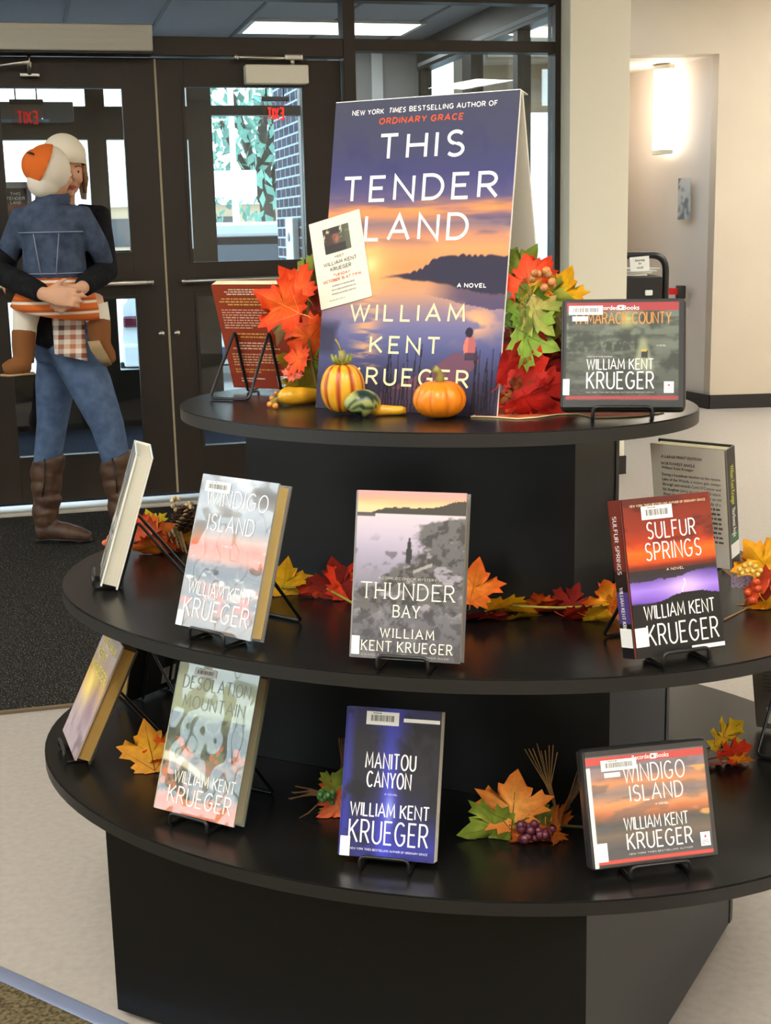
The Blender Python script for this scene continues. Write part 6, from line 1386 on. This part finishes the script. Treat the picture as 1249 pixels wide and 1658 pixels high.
# plaid shirt tails below the cardigan
def flap(cols, name):
    b = MB(); n_ = len(cols[0]); vs = [p for r_ in cols for p in r_]; b.add(vs, [(i * n_ + j, i * n_ + j + 1, (i + 1) * n_ + j + 1, (i + 1) * n_ + j) for i in range(len(cols) - 1) for j in range(n_ - 1)], smooth=True)
    o = b.build(name, M_plaid, W); md = o.modifiers.new('s', 'SOLIDIFY'); md.thickness = .004; return o
flap([[(.035 + .13 * j / 6 + .02 * i / 5, -.132 - .006 * math.sin(j * 1.4) - .016 * i - .012 * math.sin(PI * j / 6), 1.05 - .20 * i / 5 - .03 * j / 6 * i / 5) for j in range(7)] for i in range(6)], 'shirt_tail')
flap([[(-.115 + .055 * j / 4 + .01 * i / 4, .115 + .008 * math.sin(j * 1.7), .90 - .17 * i / 4) for j in range(5)] for i in range(5)], 'shirt_tail')

# --- the child on her hip, back to us
KB = Vector((-1.305, 5.50, .92)); K = thing('person', 'small child in a denim jacket and white fleece hat, carried with back to us', 'person', KB)
k0 = lambda x, y, z: Vector((x, y, z - .92))
b = MB()
b.sweep([k0(.0, .0, 1.06), k0(0, 0, 1.14), k0(0, .0, 1.26), k0(0, .0, 1.37), k0(.0, .0, 1.435), k0(.01, .01, 1.47)], [(.105, .085), (.115, .095), (.105, .085), (.115, .08), (.09, .06), (.042, .04)], 18, ref=(1, 0, 0))
b.sweep([k0(.01, .01, 1.45), k0(.012, .012, 1.52)], [.04, .042], 12)
kh = k0(.012, .005, 1.572); kf = Vector((.62, .78, -.05)).normalized(); kP, kq = face_bits(b, kh, kf, (0, 0, 1), .066)
sl, el, hl = k0(-.118, .01, 1.40), k0(-.185, .03, 1.28), k0(-.225, .09, 1.175)
sr, er, hr = k0(.118, .01, 1.40), k0(.172, .035, 1.285), k0(.188, .10, 1.195)
for a, c, d in ((sl, el, hl), (sr, er, hr)): b.sweep([a, (a + c) / 2, c, (c + d) / 2, d], [.036, .033, .030, .026, .019], 12)
hand(b, hl, Vector((-.3, .55, -.7)), Vector((-.7, -.6, .1)), 1, .62, 25); hand(b, hr, Vector((.1, .9, -.25)), Vector((.8, -.3, .2)), -1, .62, 40)
ll = [k0(-.06, -.01, 1.08), k0(-.13, .04, 1.06), k0(-.150, .05, .98), k0(-.158, .03, .87), k0(-.160, .02, .835)]
lr = [k0(.07, -.01, 1.07), k0(.135, .05, 1.05), k0(.150, .05, .99), k0(.158, .02, .93), k0(.160, .015, .905)]
b.sweep(ll, [.062, .056, .046, .040, .028], 12); b.sweep(lr, [.062, .056, .046, .040, .028], 12)
b.sweep([k0(-.148, .02, .815), k0(-.175, .0, .81), k0(-.215, -.015, .808)], [.026, .028, .018], 10); b.sweep([k0(.160, .02, .885), k0(.172, .03, .86), k0(.185, .045, .835)], [.026, .028, .018], 10)
fuse('body', b, .006, M_skin, K, 3)
for s_ in (-1, 1):
    b = MB(); p = kP(s_ * .42, .0, 1.0); b.ball(p, .0105, 10, col=hx('efe9e2')); b.ball(p + kf * .0075, .0056, 8, col=hx('3a2c22')); b.build('eye', M_eye, K)
b = MB(); b.sweep([kP(-.25, -.80, 1.03), kP(0, -.84, 1.14), kP(.25, -.80, 1.03)], [.003, .006, .003], 8); b.build('lips', M_lip, K)
# fleece hat, orange patch, button eye
b = MB(); q = Matrix((kf.cross(Vector((0, 0, 1))), kf, Vector((0, 0, 1)))).transposed().to_euler()
b.ball(kh + Vector((-.008, -.014, .018)), (.085, .088, .094), 24, rot=q); b.ball(kh + Vector((-.026, -.032, -.035)), (.066, .060, .062), 18); b.ball(kh + Vector((-.045, -.03, .030)), (.060, .06, .062), 18)
o = fuse('fleece_hat', b, .006, M_khat, K, 3); lab(o, 'white fleece hat with an orange patch')
b = MB(); pn_ = Vector((-.80, -.35, .42)).normalized()
for cc_, rr_ in ((Vector((-.008, -.014, .018)), .0925), (Vector((-.045, -.03, .030)), .0645)):
    m_ = MB(); m_.ball(kh + cc_, (rr_ * .98, rr_, rr_ * 1.04), 32); bm = bmesh.new(); vs_ = [bm.verts.new(v) for v in m_.v]
    for f in m_.f: bm.faces.new([vs_[i] for i in f])
    bmesh.ops.bisect_plane(bm, geom=bm.verts[:] + bm.edges[:] + bm.faces[:], plane_co=kh + pn_ * .040, plane_no=pn_, clear_inner=True)
    bmesh.ops.bisect_plane(bm, geom=bm.verts[:] + bm.edges[:] + bm.faces[:], plane_co=kh + Vector((0, 0, -.03)), plane_no=(-.3, 0, 1), clear_inner=True)
    b.frombm(bm, smooth=True)
hp = b.build('hat_patch', M_orange, o); hp.modifiers.new('s', 'SOLIDIFY').thickness = .006; lab(hp, 'orange patch on the back of the hat')
b = MB(); b.sweep([kh + Vector((-.072, -.080, .078)), kh + Vector((-.056, -.088, .076)), kh + Vector((-.040, -.094, .070))], [.002, .0045, .003], 6); lab(b.build('stitched_eye', M_dark, o), 'black stitched eye')
# denim jacket
b = MB(); b.sweep([k0(0, 0, 1.165), k0(0, .0, 1.20), k0(0, .0, 1.29), k0(0, .0, 1.38), k0(0, .0, 1.435), k0(.008, .006, 1.462)], [(.128, .106), (.128, .106), (.122, .100), (.132, .096), (.105, .076), (.06, .055)], 24, ref=(1, 0, 0))
for a, c, d in ((sl, el, hl), (sr, er, hr)): b.sweep([a * .55 + k0(0, 0, 1.41) * .45, a + Vector((0, 0, .0)), (a + c) / 2, c, (c + d) / 2, d], [.050, .054, .048, .045, .040, .034], 14)
o = fuse('denim_jacket', b, .007, M_denim, K, 8)
b = MB(); b.sweep([k0(.010 + .062 * math.cos(a), .004 + .058 * math.sin(a), 1.472 + .004 * math.sin(a)) for a in [2 * PI * i / 20 for i in range(20)]], [(.022, .007)] * 20, 10, closed=True, ref=(0, 0, 1)); lab(b.build('collar', M_denim, o), 'folded denim collar')
b = MB(); 
for z, rx, ry in ((1.345, .133, .105), (1.185, .132, .110)): b.sweep([k0(rx * math.cos(a), ry * math.sin(a), z) for a in [PI + PI * i / 16 for i in range(17)]], .0028, 6)
for s_ in (-.05, .05): b.sweep([k0(s_, -.104, 1.34), k0(s_ * .8, -.110, 1.26), k0(s_ * .6, -.112, 1.18)], .0022, 6)
lab(b.build('seam', mat('pale_thread', hx('7f8ba0'), rough=.8), o), 'pale stitched seam')
for d, c in ((hr, er),):
    b = MB(); v = (d - c).normalized(); b.sweep([d - v * .01, d + v * .012], .038, 14); lab(b.build('cuff', M_plaid, o), 'turned back plaid cuff')
# striped skirt
b = MB(); b.sweep([k0(0, .0, 1.185), k0(0, .0, 1.13), k0(-.005, .005, 1.07), k0(-.012, .01, 1.03)], [(.118, .098), (.145, .112), (.172, .122), (.182, .124)], 28, ref=(1, 0, 0)); o = b.build('skirt', M_skirt, K); lab(o, 'orange and white striped skirt')
# tights and boots
b = MB(); b.sweep(ll[1:4], [.060, .050, .043], 14); b.build('tights', M_tights, K); b = MB(); b.sweep(lr[1:3] + [lr[2] * .5 + lr[3] * .5], [.060, .050, .044], 14); b.build('tights', M_tights, K)
b = MB(); b.sweep([k0(-.153, .04, .955), k0(-.158, .03, .89), k0(-.158, .02, .825)], [.050, .047, .042], 14); b.sweep([k0(-.135, .025, .817), k0(-.17, .005, .818), k0(-.205, -.010, .812), k0(-.235, -.02, .806)], [.030, .038, .034, .020], 12)
o = fuse('boot', b, .006, M_kboot, K, 2); b = MB(); b.sweep([k0(-.125, .03, .782), k0(-.17, .005, .782), k0(-.21, -.012, .780), k0(-.245, -.024, .782)], [(.006, .034), (.006, .038), (.006, .036), (.005, .022)], 12, ref=(0, 0, 1)); lab(b.build('boot_sole', M_sole, o), 'tan boot sole')
b = MB(); b.sweep([k0(.152, .045, .985), k0(.156, .03, .94), k0(.160, .02, .895)], [.050, .047, .042], 14); b.sweep([k0(.158, .01, .905), k0(.168, .025, .875), k0(.182, .04, .845), k0(.195, .05, .818)], [.034, .040, .036, .022], 12)
o = fuse('boot', b, .006, M_kboot, K, 2); b = MB(); b.sweep([k0(.140, -.022, .912), k0(.150, -.012, .878), k0(.166, .004, .842), k0(.186, .020, .808)], [(.006, .034), (.006, .038), (.006, .036), (.005, .022)], 12, ref=(-.5, -.8, -.3)); lab(b.build('boot_sole', M_sole, o), 'tan boot sole')
